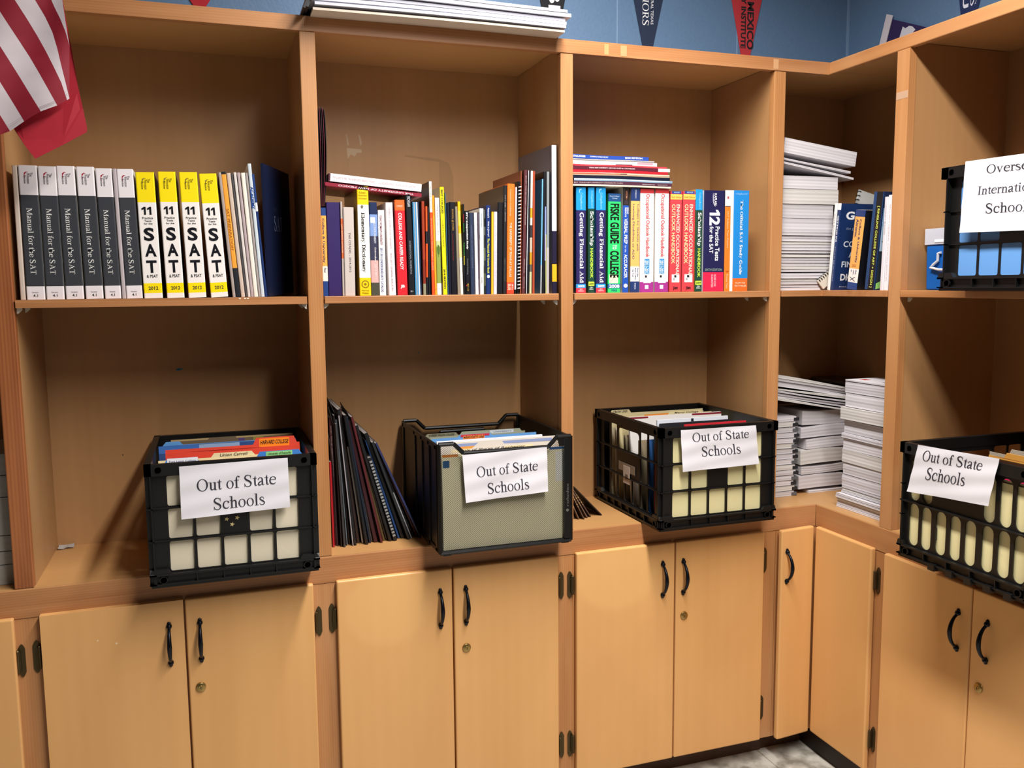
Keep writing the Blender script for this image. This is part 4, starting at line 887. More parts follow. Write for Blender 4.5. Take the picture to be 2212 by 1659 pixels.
def crate_body(parent, w=.357, d=.400, h=.272, ovals=False, stars=False, name='crate_body', e=.010):
    mb = MB()
                                                      # rim and base stand proud of the lattice
    for si, (fn, L) in enumerate(frames(w, d)):
        g = lambda u, v, t, fn=fn: fn(u, v, t + e)
        side = si in (1, 3)
        slab(mb, fn, 0, L, h - .025, h, 0, e + .004, PLAST)    # rim
        slab(mb, fn, .004, L - .004, 0, .006, .003, e + .006, PLAST)
        slab(mb, fn, 0, L, .006, .0085, 0, e + .004, PLAST)
        slab(mb, fn, 0, L, .026, .030, 0, e + .004, PLAST)
        slab(mb, fn, .003, L - .003, .0085, .026, .0075, e + .004, PLAST)
        pw = .018 if ovals and not side else .040
        slab(mb, g, 0, pw, .03, h - .025, 0, .003, PLAST); slab(mb, g, L - pw, L, .03, h - .025, 0, .003, PLAST)
        nc = 7 if side else 5
        us = [pw + (L - 2 * pw) * k / nc for k in range(nc + 1)]
        for u in us[1:-1] + [.012, L - .012]:
            slab(mb, fn, u - .0009, u + .0009, .0085, .026, 0, e, PLAST)
        v0, v1 = .03, h - .025
        if ovals and not side:
            cx = [.040, .077, .119, .159, .199, .243, .283, .321]
            ed = [.018] + [(a + b) / 2 for a, b in zip(cx, cx[1:])] + [.342]
            vm = .1355
            for k in range(8):
                cell(mb, g, ed[k], ed[k + 1], v0, vm, (cx[k] - ed[k] - .0145, ed[k + 1] - cx[k] - .0145, .003, .004), .0145, .003, PLAST, 6)
                if k in (2, 3, 4): slab(mb, g, ed[k], ed[k + 1], vm, v1, 0, .003, PLAST)
                else: cell(mb, g, ed[k], ed[k + 1], vm, v1, (cx[k] - ed[k] - .0145, ed[k + 1] - cx[k] - .0145, .004, .006), .0145, .003, PLAST, 6)
            slab(mb, g, .0, .018, v0, v1, -.001, .004, PLAST); slab(mb, g, .342, L, v0, v1, -.001, .004, PLAST)
            slab(mb, fn, .004, L - .004, vm - .0015, vm + .0015, .001, e + .003, PLAST)
            for u in (.100, .222):
                slab(mb, g, u - .003, u + .006, .062, .092, -.001, .004, PLAST)
            for k in range(5): slab(mb, fn, .10 + .05 * k, .118 + .05 * k, -.004, .010, -.004, .012, PLAST)
        else:
            vs = [v0 + (v1 - v0) * k / 3 for k in range(4)]
            for k in range(nc):
                for q in range(3):
                    mid = (2 <= k <= 4) if side else k == 2
                    if mid and q == 1: slab(mb, g, us[k], us[k + 1], vs[q], vs[q + 1], 0, .003, PLAST)
                    elif side and mid and q == 2:
                        if k == 2: cell(mb, g, us[2], us[5], vs[2], vs[3], (.003, .003, .004, .010), .014, .003, PLAST, 4)
                    else: cell(mb, g, us[k], us[k + 1], vs[q], vs[q + 1], (.003, .003, .0032, .0032), .0045, .003, PLAST)
            for q in (1, 2):
                slab(mb, g, 0, L, vs[q] - .0012, vs[q] + .0012, -.0045, .003, PLAST)
        for u in (.028, L - .028):                              # round bosses
            for vv in (.017, h - .0125):
                o, nrm = Vector(fn(u, vv, .004)), Vector(fn(u, vv, .0)) - Vector(fn(u, vv, .004))
                mb.tube([o, o + nrm * 1.12, o + nrm * 1.12, o + nrm * .6], [.0085, .0085, .0066, .006], PLAST, 16)
        for a in (pw * .55, L - pw * .55):                      # flared brackets at the foot of the posts
            mb.prism([(a - pw * .55, .030), (a + pw * .55, .030), (a + pw * .4, .040), (a - pw * .4, .040)], lambda p, t, fn=fn: fn(p[0], p[1], t), .001, e + .003, PLAST)
    slab(mb, lambda u, v, t: (u, v, t), e, w - e, e, d - e, .008, .011, PLAST)
    if stars:
        for (u, v) in ((.162, .137), (.184, .138), (.173, .124)):
            pts = [(u + (.0055 if k % 2 == 0 else .0023) * math.sin(k * math.pi / 5 + .3), v + (.0055 if k % 2 == 0 else .0023) * math.cos(k * math.pi / 5 + .3)) for k in range(10)]
            mb.prism(pts, lambda p, t: (p[0], t, p[1]), e - .0008, e, mat('cdbb84', .4))
    return mb.build(name, parent)
def sign(parent, fn, TL, TR, BR, BL, lines, curl=.004, seed=1):
    """paper sheet: corners (u, v) on the face, lines (text, s0, s1, t0, t1) in fractions of the sheet"""
    rnd = random.Random(seed)
    ph = [rnd.uniform(0, 6) for _ in range(4)]
    def W(s, t):
        u = (TL[0] * (1 - s) + TR[0] * s) * (1 - t) + (BL[0] * (1 - s) + BR[0] * s) * t
        v = (TL[1] * (1 - s) + TR[1] * s) * (1 - t) + (BL[1] * (1 - s) + BR[1] * s) * t
        o = .0016 + curl * t * t * (.6 + .4 * math.sin(s * 4 + ph[0])) + .0009 * math.sin(9 * s + 3 * t + ph[1]) + .0006 * math.sin(15 * t + 5 * s + ph[2])
        return u, v, -o
    mb = MB()
    nx, ny = 44, 28
    V = [fn(*W(i / nx, j / ny)) for j in range(ny + 1) for i in range(nx + 1)]
    mb.add(V, [(j * (nx + 1) + i, (j + 1) * (nx + 1) + i, (j + 1) * (nx + 1) + i + 1, j * (nx + 1) + i + 1) for j in range(ny) for i in range(nx)], PAPER)
    for st, s0, s1, t0, t1 in lines:
        def pl(a, b):
            u, v, o = W(s0 + (s1 - s0) * a, t1 - (t1 - t0) * b)
            return fn(u, v, o - .0006)
        mb.text(st, 'serif', INK, pl)
    o = mb.build('paper_sign', parent)
    return o
def folder(label, fn, u0, u1, t, v0, v1, col, tab=None, text=None, group=None, lean=0.0, kind='file_folder', mark=None, wave=.001, thick=.0008, leaves=2, cat='folder', flare=.004):
    """card folder standing in a crate; fn maps (across, up, depth); tab (a, b, height) on the rear leaf"""
    mb = MB()
    def pt(u, v, q): return fn(u, v, t + lean * (v - v0) + wave * math.sin(u * 19 + t * 300) * (v - v0) / .25 + q)
    for lf in range(leaves):
        top = v1 - (.006 if lf == 0 and leaves == 2 else 0)
        out = [(u0, v0), (u1, v0)]
        N = 8
        rear = tab and lf == leaves - 1
        xs = [u1 - (u1 - u0) * k / N for k in range(N + 1)]
        prof = [(x, top) for x in xs]
        if rear:
            a, b, hh = tab
            prof = [p for p in prof if not (a - .008 <= p[0] <= b + .008)]
            prof += [(b + .007, top), (b, top + hh), (a, top + hh), (a - .007, top)]
            prof.sort(key=lambda p: -p[0])
        out += prof
        n = len(out)
        q0 = (flare * lf, thick)
        m = mat(col, .55) if isinstance(col, str) else col
        V = [pt(u, v, q0[0] * (v - v0) / (v1 - v0)) for u, v in out] + [pt(u, v, q0[0] * (v - v0) / (v1 - v0) + thick) for u, v in out]
        mb.add(V, [tuple(range(n)), tuple(range(2 * n - 1, n - 1, -1))] + [(i, i + n, (i + 1) % n + n, (i + 1) % n) for i in range(n)], m)
    for mk in (mark or []):
        c, a, b, lo, hi = mk
        up_ = flare if hi > v1 - .006 and leaves == 2 else 0
        ns = 10
        mb.add([pt(a + (b - a) * i / ns, y, -.0004 + up_ * (y - v0) / (v1 - v0)) for y in (lo, hi) for i in range(ns + 1)], [(i, i + 1, ns + 2 + i, ns + 1 + i) for i in range(ns)], c)
    for tx in (text or []):
        st, font, c, a, b, lo, hi = tx
        mb.text(st, font, c, lambda x, y: pt(a + (b - a) * x, lo + (hi - lo) * y, -.0010 + (flare * (lo + (hi - lo) * y - v0) / (v1 - v0) if hi > v1 - .006 and leaves == 2 else 0)))
    return tag(mb.build(kind, None), label, cat, group)
def at(ox, oy, oz): return lambda u, v, t: (ox + u, oy + t, oz + v)
OOS = 'Out of State'
ZC = ZR + .0006
# --- first crate, left bay
X1, Y1 = .2385, -.103
c1 = thing('file_crate', 'black lattice crate in the left bay, beige folder behind its openings and gold stars', 'crate', (X1, Y1, ZC))
crate_body(c1, .359, .400, .270, stars=True)
sign(c1, lambda u, v, t: (u, t - .003, v), (.0705, .2635), (.2955, .2665), (.297, .155), (.070, .149), [(OOS, .15, .88, .27, .51), ('Schools', .295, .765, .655, .895)], seed=3)
F1 = at(X1, Y1, ZC)
G1 = 'folders in the left crate'
folder('beige hanging folder filling the front openings of the left crate', F1, .022, .337, .0165, .012, .247, 'd8cdb4', group=G1, kind='hanging_folder', mark=[('6fae4a', .044, .078, .232, .247)])
folder('light blue hanging folder with a white printed tab at the front of the left crate', F1, .024, .335, .045, .02, .260, '4f8ed0', tab=(.045, .105, .012), group=G1, kind='hanging_folder', mark=[('f3f1f2', .045, .108, .258, .272), ('8fd07c', .160, .235, .2495, .2575)], text=[('Fort Lewis College', 'sans', '4d5f90', .049, .104, .2620, .2675)])
folder('blue folder with a green labelled tab at the right of the left crate', F1, .024, .335, .065, .02, .259, '3f7cc4', tab=(.240, .327, .0115), group=G1, mark=[('98d884', .254, .312, .2585, .2695)], text=[('University of Evansville', 'hand', '2a3a2a', .258, .309, .2605, .2675)])
folder('manila folder whose tab shows between the blue folders and the red one', F1, .024, .330, .095, .02, .2595, 'e8d3a2', tab=(.142, .224, .009), group=G1, text=[('Union Carroll', 'hand', '3a3020', .155, .215, .2605, .267)])
folder('red folder with an orange handwritten tab in the left crate', F1, .038, .335, .130, .02, .2765, 'd9452f', tab=(.236, .322, .0155), group=G1, mark=[('f58a24', .243, .311, .270, .2895)], text=[('HARVARD COLLEGE', 'hand', '1f1a22', .2455, .3095, .2760, .2855)])
folder('dark blue photo brochure behind the red folder in the left crate', F1, .022, .330, .170, .02, .2795, '2c4a80', group=G1, leaves=1, thick=.003, mark=[('8fa6c4', .11, .20, .262, .279), ('3f6cb0', .022, .11, .262, .2793)], kind='brochure', cat='brochure')
folder('light blue tabbed folder with a worn top edge near the back of the left crate', F1, .028, .332, .215, .02, .273, '5c94cc', tab=(.036, .066, .008), group=G1)
folder('brown photo-covered packet at the back of the left crate', F1, .045, .330, .265, .02, .2775, '6d5a44', group=G1, leaves=1, thick=.004, mark=[('b39a6a', .045, .330, .2735, .2775), ('5a4470', .19, .215, .262, .273), ('8f8a40', .235, .26, .263, .274)], kind='packet', cat='packet')

# --- third crate, right bay
X3, Y3 = 1.462, -.104
c3 = thing('file_crate', 'black lattice crate in the right bay, pale yellow folder inside, sticker on its side', 'crate', (X3, Y3, ZC))
crate_body(c3, .357, .402, .272)
sign(c3, lambda u, v, t: (u, t - .003, v), (.057, .2665), (.283, .2655), (.296, .160), (.062, .157), [(OOS, .145, .89, .08, .31), ('Schools', .26, .765, .43, .685)], seed=8)
mb = MB()
mb.box(.0076, .0082, .155, .255, .118, .142, mat('8b7a68', .5)); mb.box(.0070, .0076, .185, .225, .085, .135, mat('c9b9ac', .5))
mb.box(.0066, .0070, .196, .212, .098, .112, mat('6f5f55', .5))
mb.build('price_sticker', c3)
F3 = at(X3, Y3, ZC)
G3 = 'folders in the right bay crate'
folder('pale yellow hanging folder filling the front openings of the right bay crate', F3, .020, .335, .0165, .012, .248, 'ded3a0', group=G3, kind='hanging_folder')
folder('cream card edge at the front right of the right bay crate', F3, .215, .335, .030, .02, .268, 'e9d9a4', group=G3, leaves=1, thick=.002, kind='card', cat='card')
folder('red folder leaning at the front right of the right bay crate', F3, .10, .290, .036, .02, .270, 'b8202c', group=G3, lean=.06, leaves=1, thick=.003)
folder('white-edged red booklet tilted at the front of the right bay crate', F3, .060, .125, .040, .02, .262, 'b02634', group=G3, leaves=1, thick=.004, mark=[('efe9ea', .060, .125, .254, .262)], kind='booklet', cat='booklet')
folder('orange and blue brochure at the front left of the right bay crate', F3, .020, .10, .034, .02, .255, 'e47a40', group=G3, leaves=1, thick=.002, mark=[('6a78b8', .045, .10, .252, .2548)], kind='brochure', cat='brochure')
folder('black folder in the middle of the right bay crate', F3, .03, .325, .085, .02, .258, '1a1a1e', group=G3, leaves=1, thick=.004)
for i, (t_, c_, s) in enumerate([(.105, '234a7c', 'blue'), (.30, 'cfc7b0', 'pale'), (.335, 'bcae92', 'tan')]):
    folder(s + ' folder seen through the left side openings of the right bay crate', F3, .020, .325, t_, .014, .225 + .004 * i, c_, group=G3)
folder('black booklet whose silver grey page edge shows in the right bay crate', F3, .070, .292, .120, .02, .262, '1b1b20', group=G3, leaves=1, thick=.003, kind='booklet', cat='booklet', lean=.05)
folder('silver grey sheaf of pages standing behind the black booklet in the right bay crate', F3, .068, .291, .128, .02, .2705, 'cfd2da', group=G3, leaves=1, thick=.006, kind='paper_packet', cat='papers', lean=.05, mark=[('1d1d22', .172, .180, .262, .2700)])
folder('white-paged maroon book standing slanted in the right bay crate', F3, .026, .322, .205, .02, .2690, 'd8d4d0', group=G3, leaves=1, thick=.009, kind='book', cat='book', lean=.08, mark=[('7c1c2a', .026, .322, .2640, .2690)])
folder('manila folder with an orange label in the right bay crate', F3, .024, .330, .285, .02, .2615, 'e0d2a0', tab=(.190, .290, .006), group=G3, mark=[('ee8a2c', .105, .185, .2555, .264)], text=[('Institute of Technology', 'hand', '3a3020', .05, .17, .2535, .2590), ('Mercy College', 'hand', '2f2a1c', .205, .285, .2600, .2660)])
folder('rearmost manila folder with handwriting in the right bay crate', F3, .024, .330, .335, .02, .2640, 'd9cca0', tab=(.026, .082, .010), group=G3, text=[('CROW UNIV', 'hand', '2f2a1c', .030, .078, .2655, .2725)])
folder('red folder edge low behind the side openings of the right bay crate', F3, .020, .19, .060, .014, .222, 'a01c2c', group=G3, leaves=1, thick=.004)
folder('cream folder edge beside the red one at the side of the right bay crate', F3, .020, .19, .046, .014, .226, 'd8caa0', group=G3, leaves=1, thick=.003)
for i, (t_, c_) in enumerate([(.155, '8f8066'), (.245, '9c8f74')]):
    folder(['brown', 'grey tan'][i] + ' folder deep in the right bay crate, seen through its side', F3, .020, .32, t_, .014, .215, c_, group=G3)

# --- crate with oval holes on the side wall counter (turned to face the room)
X4, Y4 = 1.893, -.466
c4 = thing('file_crate', 'black crate with rows of oval holes on the side wall counter', 'crate', (X4, Y4, ZC), (0, 0, -math.pi / 2))
crate_body(c4, .357, .402, .272, ovals=True)
sign(c4, lambda u, v, t: (u, t - .003, v), (.057, .2735), (.275, .282), (.256, .179), (.034, .161), [(OOS, .10, .83, .08, .31), ('Schools', .20, .675, .42, .685)], seed=12)
def side_at(ox, oy, oz): return lambda u, v, t: (ox + t, oy - u, oz + v)
F4 = side_at(X4, Y4, ZC)
G4 = 'folders in the oval-holed crate'
folder('cream hanging folder filling the oval holes of the side crate', F4, .016, .340, .0165, .012, .235, 'e2d5a0', group=G4, kind='hanging_folder')
folder('crimson folder edge showing above the sign of the side crate', F4, .05, .335, .040, .02, .262, 'b02050', group=G4)
folder('tan card with a scalloped edge in the side crate', F4, .19, .345, .060, .02, .270, 'c08a3c', tab=(.235, .335, .012), group=G4, leaves=1, thick=.002, kind='card', cat='card', mark=[('3a2c1a', .20, .34, .262, .266)])
folder('grey scalloped card behind the tan one in the side crate', F4, .17, .345, .085, .02, .272, '9a9080', tab=(.225, .340, .014), group=G4, leaves=1, thick=.002, kind='card', cat='card')
folder('orange brown card behind the grey card in the side crate', F4, .20, .345, .115, .02, .276, 'a8702c', tab=(.24, .34, .012), group=G4, leaves=1, thick=.002, kind='card', cat='card')
folder('pinkish white sheet at the back of the side crate', F4, .20, .345, .150, .02, .290, 'e6d2c6', group=G4, leaves=1, thick=.002, kind='card', cat='card')

# --- crate on the side wall shelf
X5, Y5 = 1.945, -.500
c5 = thing('file_crate', 'black lattice crate on the upper side shelf with a bright white sign', 'crate', (X5, Y5, ZS + .0006), (0, 0, -math.pi / 2))
crate_body(c5, .357, .400, .272, e=.015)
sign(c5, lambda u, v, t: (u, t - .003, v), (.068, .2775), (.342, .270), (.342, .118), (.063, .126), [('Overseas', .215, .675, .085, .205), ('International', .145, .730, .365, .485), ('Schools', .235, .635, .61, .75)], curl=.002, seed=20)
F5 = side_at(X5, Y5, ZS + .0006)
folder('pale blue hanging folder behind the openings of the upper side crate', F5, .018, .337, .0165, .012, .245, '5f92cc', group='folders in the upper side crate', kind='hanging_folder')
folder('tan folder behind the pale blue one in the upper side crate', F5, .02, .337, .05, .014, .240, 'c9a46a', group='folders in the upper side crate')

# ------------------------------------------------------------------ wire mesh file box
XM, YM, WM, DM, HM = .8800, -.098, .336, .392, .264
mbx = thing('file_box', 'black wire mesh file box in the middle bay with a taped paper sign', 'file box', (XM, YM, ZC + .006))
METAL = mat('0d0d0d', .38, .2, .45)
def outline(drop=.024):
    return [(0, 0), (WM, 0), (WM, HM), (WM - .036, HM), (WM - .060, HM - drop), (.060, HM - drop), (.036, HM), (0, HM)]
def inside(pts, x, y):
    c = False
    for i in range(len(pts)):
        (x0, y0), (x1, y1) = pts[i], pts[i - 1]
        if (y0 > y) != (y1 > y) and x < (x1 - x0) * (y - y0) / (y1 - y0) + x0: c = not c
    return c
def clips(pts, p, d):
    ts = []
    for i in range(len(pts)):
        a, b = pts[i], pts[(i + 1) % len(pts)]
        ex, ey = b[0] - a[0], b[1] - a[1]
        den = d[0] * ey - d[1] * ex
        if abs(den) < 1e-12: continue
        t = ((a[0] - p[0]) * ey - (a[1] - p[1]) * ex) / den
        s = ((a[0] - p[0]) * d[1] - (a[1] - p[1]) * d[0]) / den
        if 0 <= s < 1: ts.append(t)
    ts.sort()
    return [(ts[i], ts[i + 1]) for i in range(0, len(ts) - 1, 2)]
def mesh_panel(parent, y, out, hole=None):
    mb = MB()
    ph, ang, hw = .0062, math.radians(38), .00027
    for sg in (1, -1):
        d = (math.cos(ang), sg * math.sin(ang))
        n = (-d[1], d[0])
        k0, k1 = (-70, 70) if sg > 0 else (0, 150)
        for k in range(k0, k1):
            p = (k * ph, 0)
            for t0, t1 in clips(out, p, d):
                segs = [(t0, t1)]
                if hole:
                    hs = clips(hole, p, d)
                    if hs:
                        a, b = hs[0]
                        segs = [s for s in ((t0, min(a, t1)), (max(b, t0), t1)) if s[1] - s[0] > .0005] if b > t0 and a < t1 else segs
                for a, b in segs:
                    q = [(p[0] + d[0] * t + n[0] * o, p[1] + d[1] * t + n[1] * o) for t, o in ((a, -hw), (b, -hw), (b, hw), (a, hw))]
                    yy = y + (.0002 if sg > 0 else 0)
                    mb.add([(x, yy, z) for x, z in q] + [(x, yy + .0006, z) for x, z in q], [(0, 1, 2, 3), (7, 6, 5, 4), (0, 4, 5, 1), (2, 6, 7, 3)], METAL)
    o = mb.build('mesh_panel', parent)
    mb = MB()
    for lp in [out] + ([hole] if hole else []):
        m = len(lp)
        for i in range(m):
            a, b = lp[i], lp[(i + 1) % m]
            mb.tube([(a[0], y + .0003, a[1]), (b[0], y + .0003, b[1])], .0052, METAL, 8)
    mb.build('frame', parent, smooth=True)
mesh_panel(mbx, 0, outline())
mesh_panel(mbx, DM, outline(), [(.118, .175), (.218, .175), (.232, HM - .036), (.104, HM - .036)])
for s in (0, 1):
    mb = MB()
    x = -.0030 if s == 0 else WM - .0002
    mb.box(x, x + .0032, .004, DM - .004, .004, HM - .001, METAL)
    x2 = x - .003 if s == 0 else x + .0032
    for yy in (.006, .075, .15, .23, DM - .022): mb.box(x2, x2 + .003, yy, yy + .016, .004, HM - .004, METAL)
    mb.box(x2, x2 + .003, .004, DM - .004, HM - .012, HM - .001, METAL); mb.box(x2, x2 + .003, .004, DM - .004, .002, .012, METAL)
    for k in range(28): mb.box(x - .0002 if s == 0 else x + .0032, x if s == 0 else x + .0034, .110, .1112, .05 + k * .007, .0535 + k * .007, mat('6a6258', .5))
    mb.build('side_panel', mbx, bevel=.0008)
mb = MB(); mb.box(0, WM, .001, DM - .001, -.002, .0005, METAL); mb.build('bottom_panel', mbx)
for x, y in ((.006, -.004), (WM - .026, -.004), (.006, DM - .02), (WM - .026, DM - .02)):
    mb = MB(); mb.box(x, x + .02, y, y + .016, -.0058, .004, METAL); mb.build('foot', mbx, bevel=.001)
mb = MB()
mb.box(WM - .0185, WM - .004, -.0052, -.0044, .006, HM - .006, METAL)
mb.text('rolodex', 'sans', mat('5c5a54', .5), lambda a, b: (WM - .0075 - .0065 * b, -.0055, .088 + .058 * a))
mb.add([(WM - .011 + .004 * math.cos(k * .52), -.0055, .078 + .004 * math.sin(k * .52)) for k in range(12)], [tuple(range(12))], mat('5c5a54', .5))
mb.build('front_trim', mbx)
sign(mbx, lambda u, v, t: (u, t - .0055, v), (.056, .2365), (.270, .2415), (.272, .131), (.062, .121), [(OOS, .15, .88, .27, .50), ('Schools', .27, .765, .645, .885)], seed=5)
FM = at(XM, YM, ZC + .006)
GF = 'folders in the wire mesh file box'
folder('cream folder pressed against the front mesh of the file box', FM, .010, .327, .010, .004, .236, 'f3ebc4', group=GF, mark=[('2f5f8c', .012, .028, .205, .222), ('e08a3a', .012, .05, .228, .236), ('f2efe8', .300, .327, .15, .225), ('2f5f9c', .285, .327, .222, .236)], thick=.0015)
folder('sunset photo folder with handwriting at the front of the wire file box', FM, .010, .310, .036, .004, .2600, 'd9cfc4', group=GF, leaves=1, thick=.004, mark=[('8f9cc4', .05, .30, .249, .256), ('e29a4a', .06, .13, .243, .249), ('ead9b0', .04, .25, .235, .243)], text=[("Univ of She'ga of Rochester", 'hand', '2a2420', .06, .23, .2365, .2425)])
folder('orange tabbed folder at the front right of the wire file box', FM, .02, .325, .050, .004, .2420, 'c9b8a8', tab=(.225, .318, .009), group=GF, mark=[('e0893c', .232, .315, .241, .2495)], text=[('RUTGERS', 'hand', '2f1f1c', .238, .285, .2425, .2485)])
folder('white papers standing behind the sunset folder in the wire file box', FM, .014, .290, .075, .004, .2575, 'e6e4ea', group=GF, leaves=1, thick=.006, kind='paper_packet', cat='papers')
folder('blue folder with a red and orange handwritten tab in the wire file box', FM, .012, .290, .115, .004, .2575, '5f92c4', tab=(.085, .165, .0055), group=GF, mark=[('c02a3c', .087, .163, .2575, .2630), ('e8843a', .093, .150, .2505, .2605)], text=[('MASSACHUSETTS College', 'hand', '1c1418', .095, .148, .2520, .2590)])
folder('clear-labelled grey green folder in the wire file box', FM, .02, .275, .165, .004, .2525, '8f917c', tab=(.105, .262, .0095), group=GF, mark=[('b9bec4', .180, .245, .2525, .2610)], text=[('UNIVERSITY', 'sans', '7c8088', .19, .24, .2550, .2590)])
folder('olive grey folder with pencilled lettering at the back of the wire file box', FM, .018, .290, .200, .004, .2485, '84806a', tab=(.022, .098, .0070), group=GF, text=[('WARREN WILSON COLLEGE', 'hand', '2c281e', .026, .094, .2490, .2545)])
# ------------------------------------------------------------------ fanned magazines leaning in the middle bay
GLM = 'fanned magazines leaning beside the wire file box'
ORD = ['first', 'second', 'third', 'fourth', 'fifth', 'sixth', 'seventh', 'eighth', 'ninth', 'tenth', 'eleventh', 'twelfth', 'thirteenth', 'fourteenth', 'fifteenth', 'sixteenth', 'seventeenth', 'eighteenth', 'nineteenth', 'twentieth', 'twenty-first', 'twenty-second', 'twenty-third', 'twenty-fourth', 'twenty-fifth', 'twenty-sixth']
FAN = [('red', 'a81620', .0050, .215), ('maroon', '4a2228', .0085, .322), ('black', '1a1517', .004, .33), ('dark grey', '38383a', .005, .31), ('pale grey', '6f7a80', .0055, .318), ('dark maroon', '2c1a20', .005, .335),
       ('white edged', '9a9698', .0028, .33), ('black', '17181b', .0065, .345), ('brown', '33231f', .0085, .345), ('white', 'b9b2ac', .0045, .25), ('black', '15171b', .0075, .332), ('dark navy', '1a2230', .0055, .325), ('white edged', 'c6c2c2', .003, .25),
       ('maroon', '3d161e', .0105, .317), ('deep red', '541f24', .006, .33), ('gold flecked', '5c4a2a', .006, .33), ('pale grey', '7a7674', .0035, .315), ('black', '19191b', .008, .31), ('spiral-bound black', '1a1c1e', .010, .225),
       ('blue edged', '284a80', .0055, .27), ('black', '15181b', .010, .29), ('charcoal', '26282b', .0065, .27), ('white', '9c9ca0', .003, .13), ('dark brown', '221a1a', .008, .272), ('red edged', '6a2420', .0035, .27), ('navy blue', '2c3258', .0055, .275)]
n_fan = len(FAN)
tot = sum(f[2] for f in FAN)
xx = .6480
for i, (nm, col, th_, hh) in enumerate(FAN):
    a = i / (n_fan - 1)
    x0 = xx
    xx += th_ * (.8755 - .648) / tot
    lean = -(.6 + 22.5 * a ** 1.25)
    yy = .068 + .012 * math.sin(i * 1.7) + .012 * a
    book('magazine', '%s magazine, %s from the left in the fanned row beside the wire box' % (nm, ORD[i]), 'magazine', GLM, x0, th_, hh * 1.0, lean, d=.205, y=yy, z=ZR + .0006, bands=[(1, col)], left='2a2526', right=col if nm not in ('white', 'white edged', 'pale grey') else '2a2728',
         page=mat('8f8884', .6), texts=[('2016-2017  TEXAS A&M UNIVERSITY COUNSELOR GUIDE', 'sans', 'b9a6a2', .35, .7, .06, .46, 'd'), ('admissions.tamu.edu', 'sans', 'b9a6a2', .35, .7, .70, .82, 'd'), ('applytexas.org', 'sans', 'b9a6a2', .35, .7, .85, .95, 'd')] if i == 1 else ())
    top = bpy.context.scene.collection.objects[-2:]
    if 'spiral' in nm:
        par = [o for o in C.objects if o.get('label', '').startswith('spiral-bound black magazine, nine')][0]
        mb = MB()
        for k in range(24): mb.box(.0015, th_ - .0015, -.0028, -.0004, .012 + k * .0087, .0165 + k * .0087, mat('8d8d8c', .35))
        mb.build('spiral_binding', par)
# curled tall sheets rising above the fan
def curled(label, x, y, lean, hh, col, dpt, w=.0012, bend=.05, cat='magazine'):
    t = thing('magazine', label, cat, (x, y, ZR + .0006), (0, math.radians(lean), 0), GLM)
    mb = MB()
    n = 12
    V = []
    for s in (0, w):
        for k in range(n + 1):
            q = k / n
            bx = -bend * max(0, q - .55) ** 2 * 2.2
            for yy_ in (0, dpt): V.append((s + bx + (.006 if yy_ else 0) * q, yy_, hh * q - (0 if yy_ == 0 else -.008 * q)))
    F = []
    for k in range(n):
        F.append((2 * k, 2 * k + 2, 2 * k + 3, 2 * k + 1)); b = 2 * (n + 1)
        F.append((b + 2 * k, b + 2 * k + 1, b + 2 * k + 3, b + 2 * k + 2))
        F.append((2 * k, b + 2 * k, b + 2 * k + 2, 2 * k + 2)); F.append((2 * k + 1, 2 * k + 3, b + 2 * k + 3, b + 2 * k + 1))
    mb.add(V, F, mat(col, .38))
    mb.build('cover', t)
    return t
curled('charcoal magazine with a curled top rising at the left of the fan', .6600, .075, -1.5, .355, '3a3432', .19)
curled('dark magazine with a curled top, second tall one in the fan', .6820, .070, -3, .352, '2e2927', .19, bend=.035)
curled('brown-black magazine standing highest in the middle of the fan', .7120, .085, -5, .362, '332c28', .17, bend=.06)
curled('grey curled magazine sheet leaning near the middle of the fan', .7640, .085, -10, .335, '2d2a29', .17, bend=.02)
curled('dark slumped magazine sheet near the right of the fan', .8080, .088, -17, .300, '2a2628', .17, bend=.03)

# ------------------------------------------------------------------ leaning brochures behind the right bay upright
GB = 'dark brochures leaning on the upright left of the right bay crate'
for i, (xb, yb, hh, col, nm, ls) in enumerate([(1.292, .085, .090, '5a4436', 'brown', 12), (1.312, .100, .105, '4a362c', 'dark brown', 20), (1.322, .090, .125, '6a5240', 'tan brown', 24), (1.336, .085, .130, '584438', 'patterned brown', 27), (1.350, .095, .135, '6b5548', 'grey brown', 30), (1.362, .100, .140, '503c34', 'umber', 33), (1.398, .105, .180, '2a211c', 'black', 44)]):
    t = thing('brochure', '%s brochure, %s in the small bundle leaning beside the right bay crate' % (nm, ORD[i]), 'brochure', (xb - .0032, yb, ZR + .0006), (0, -math.radians(ls), 0), GB)
    mb = MB(); mb.box(0, .0028, 0, .12, 0, hh, mat(col, .5))
    if i < 6:
        for k in range(5): mb.box(-.0001, .0029, -.0002, .0, hh * (.30 + .06 * k), hh * (.33 + .06 * k), mat('b08a5c' if k % 2 else '8c6c50', .5))
        mb.box(.0027, .0030, .004, .11, hh * .45, hh * .72, mat('b8925e', .5))
    else: mb.box(.0028, .0032, .002, .118, .004, hh - .01, mat('1c1512', .5)); mb.box(.0030, .0034, .07, .118, hh * .42, hh * .62, mat('9c2432', .5))
    mb.build('cover', t)

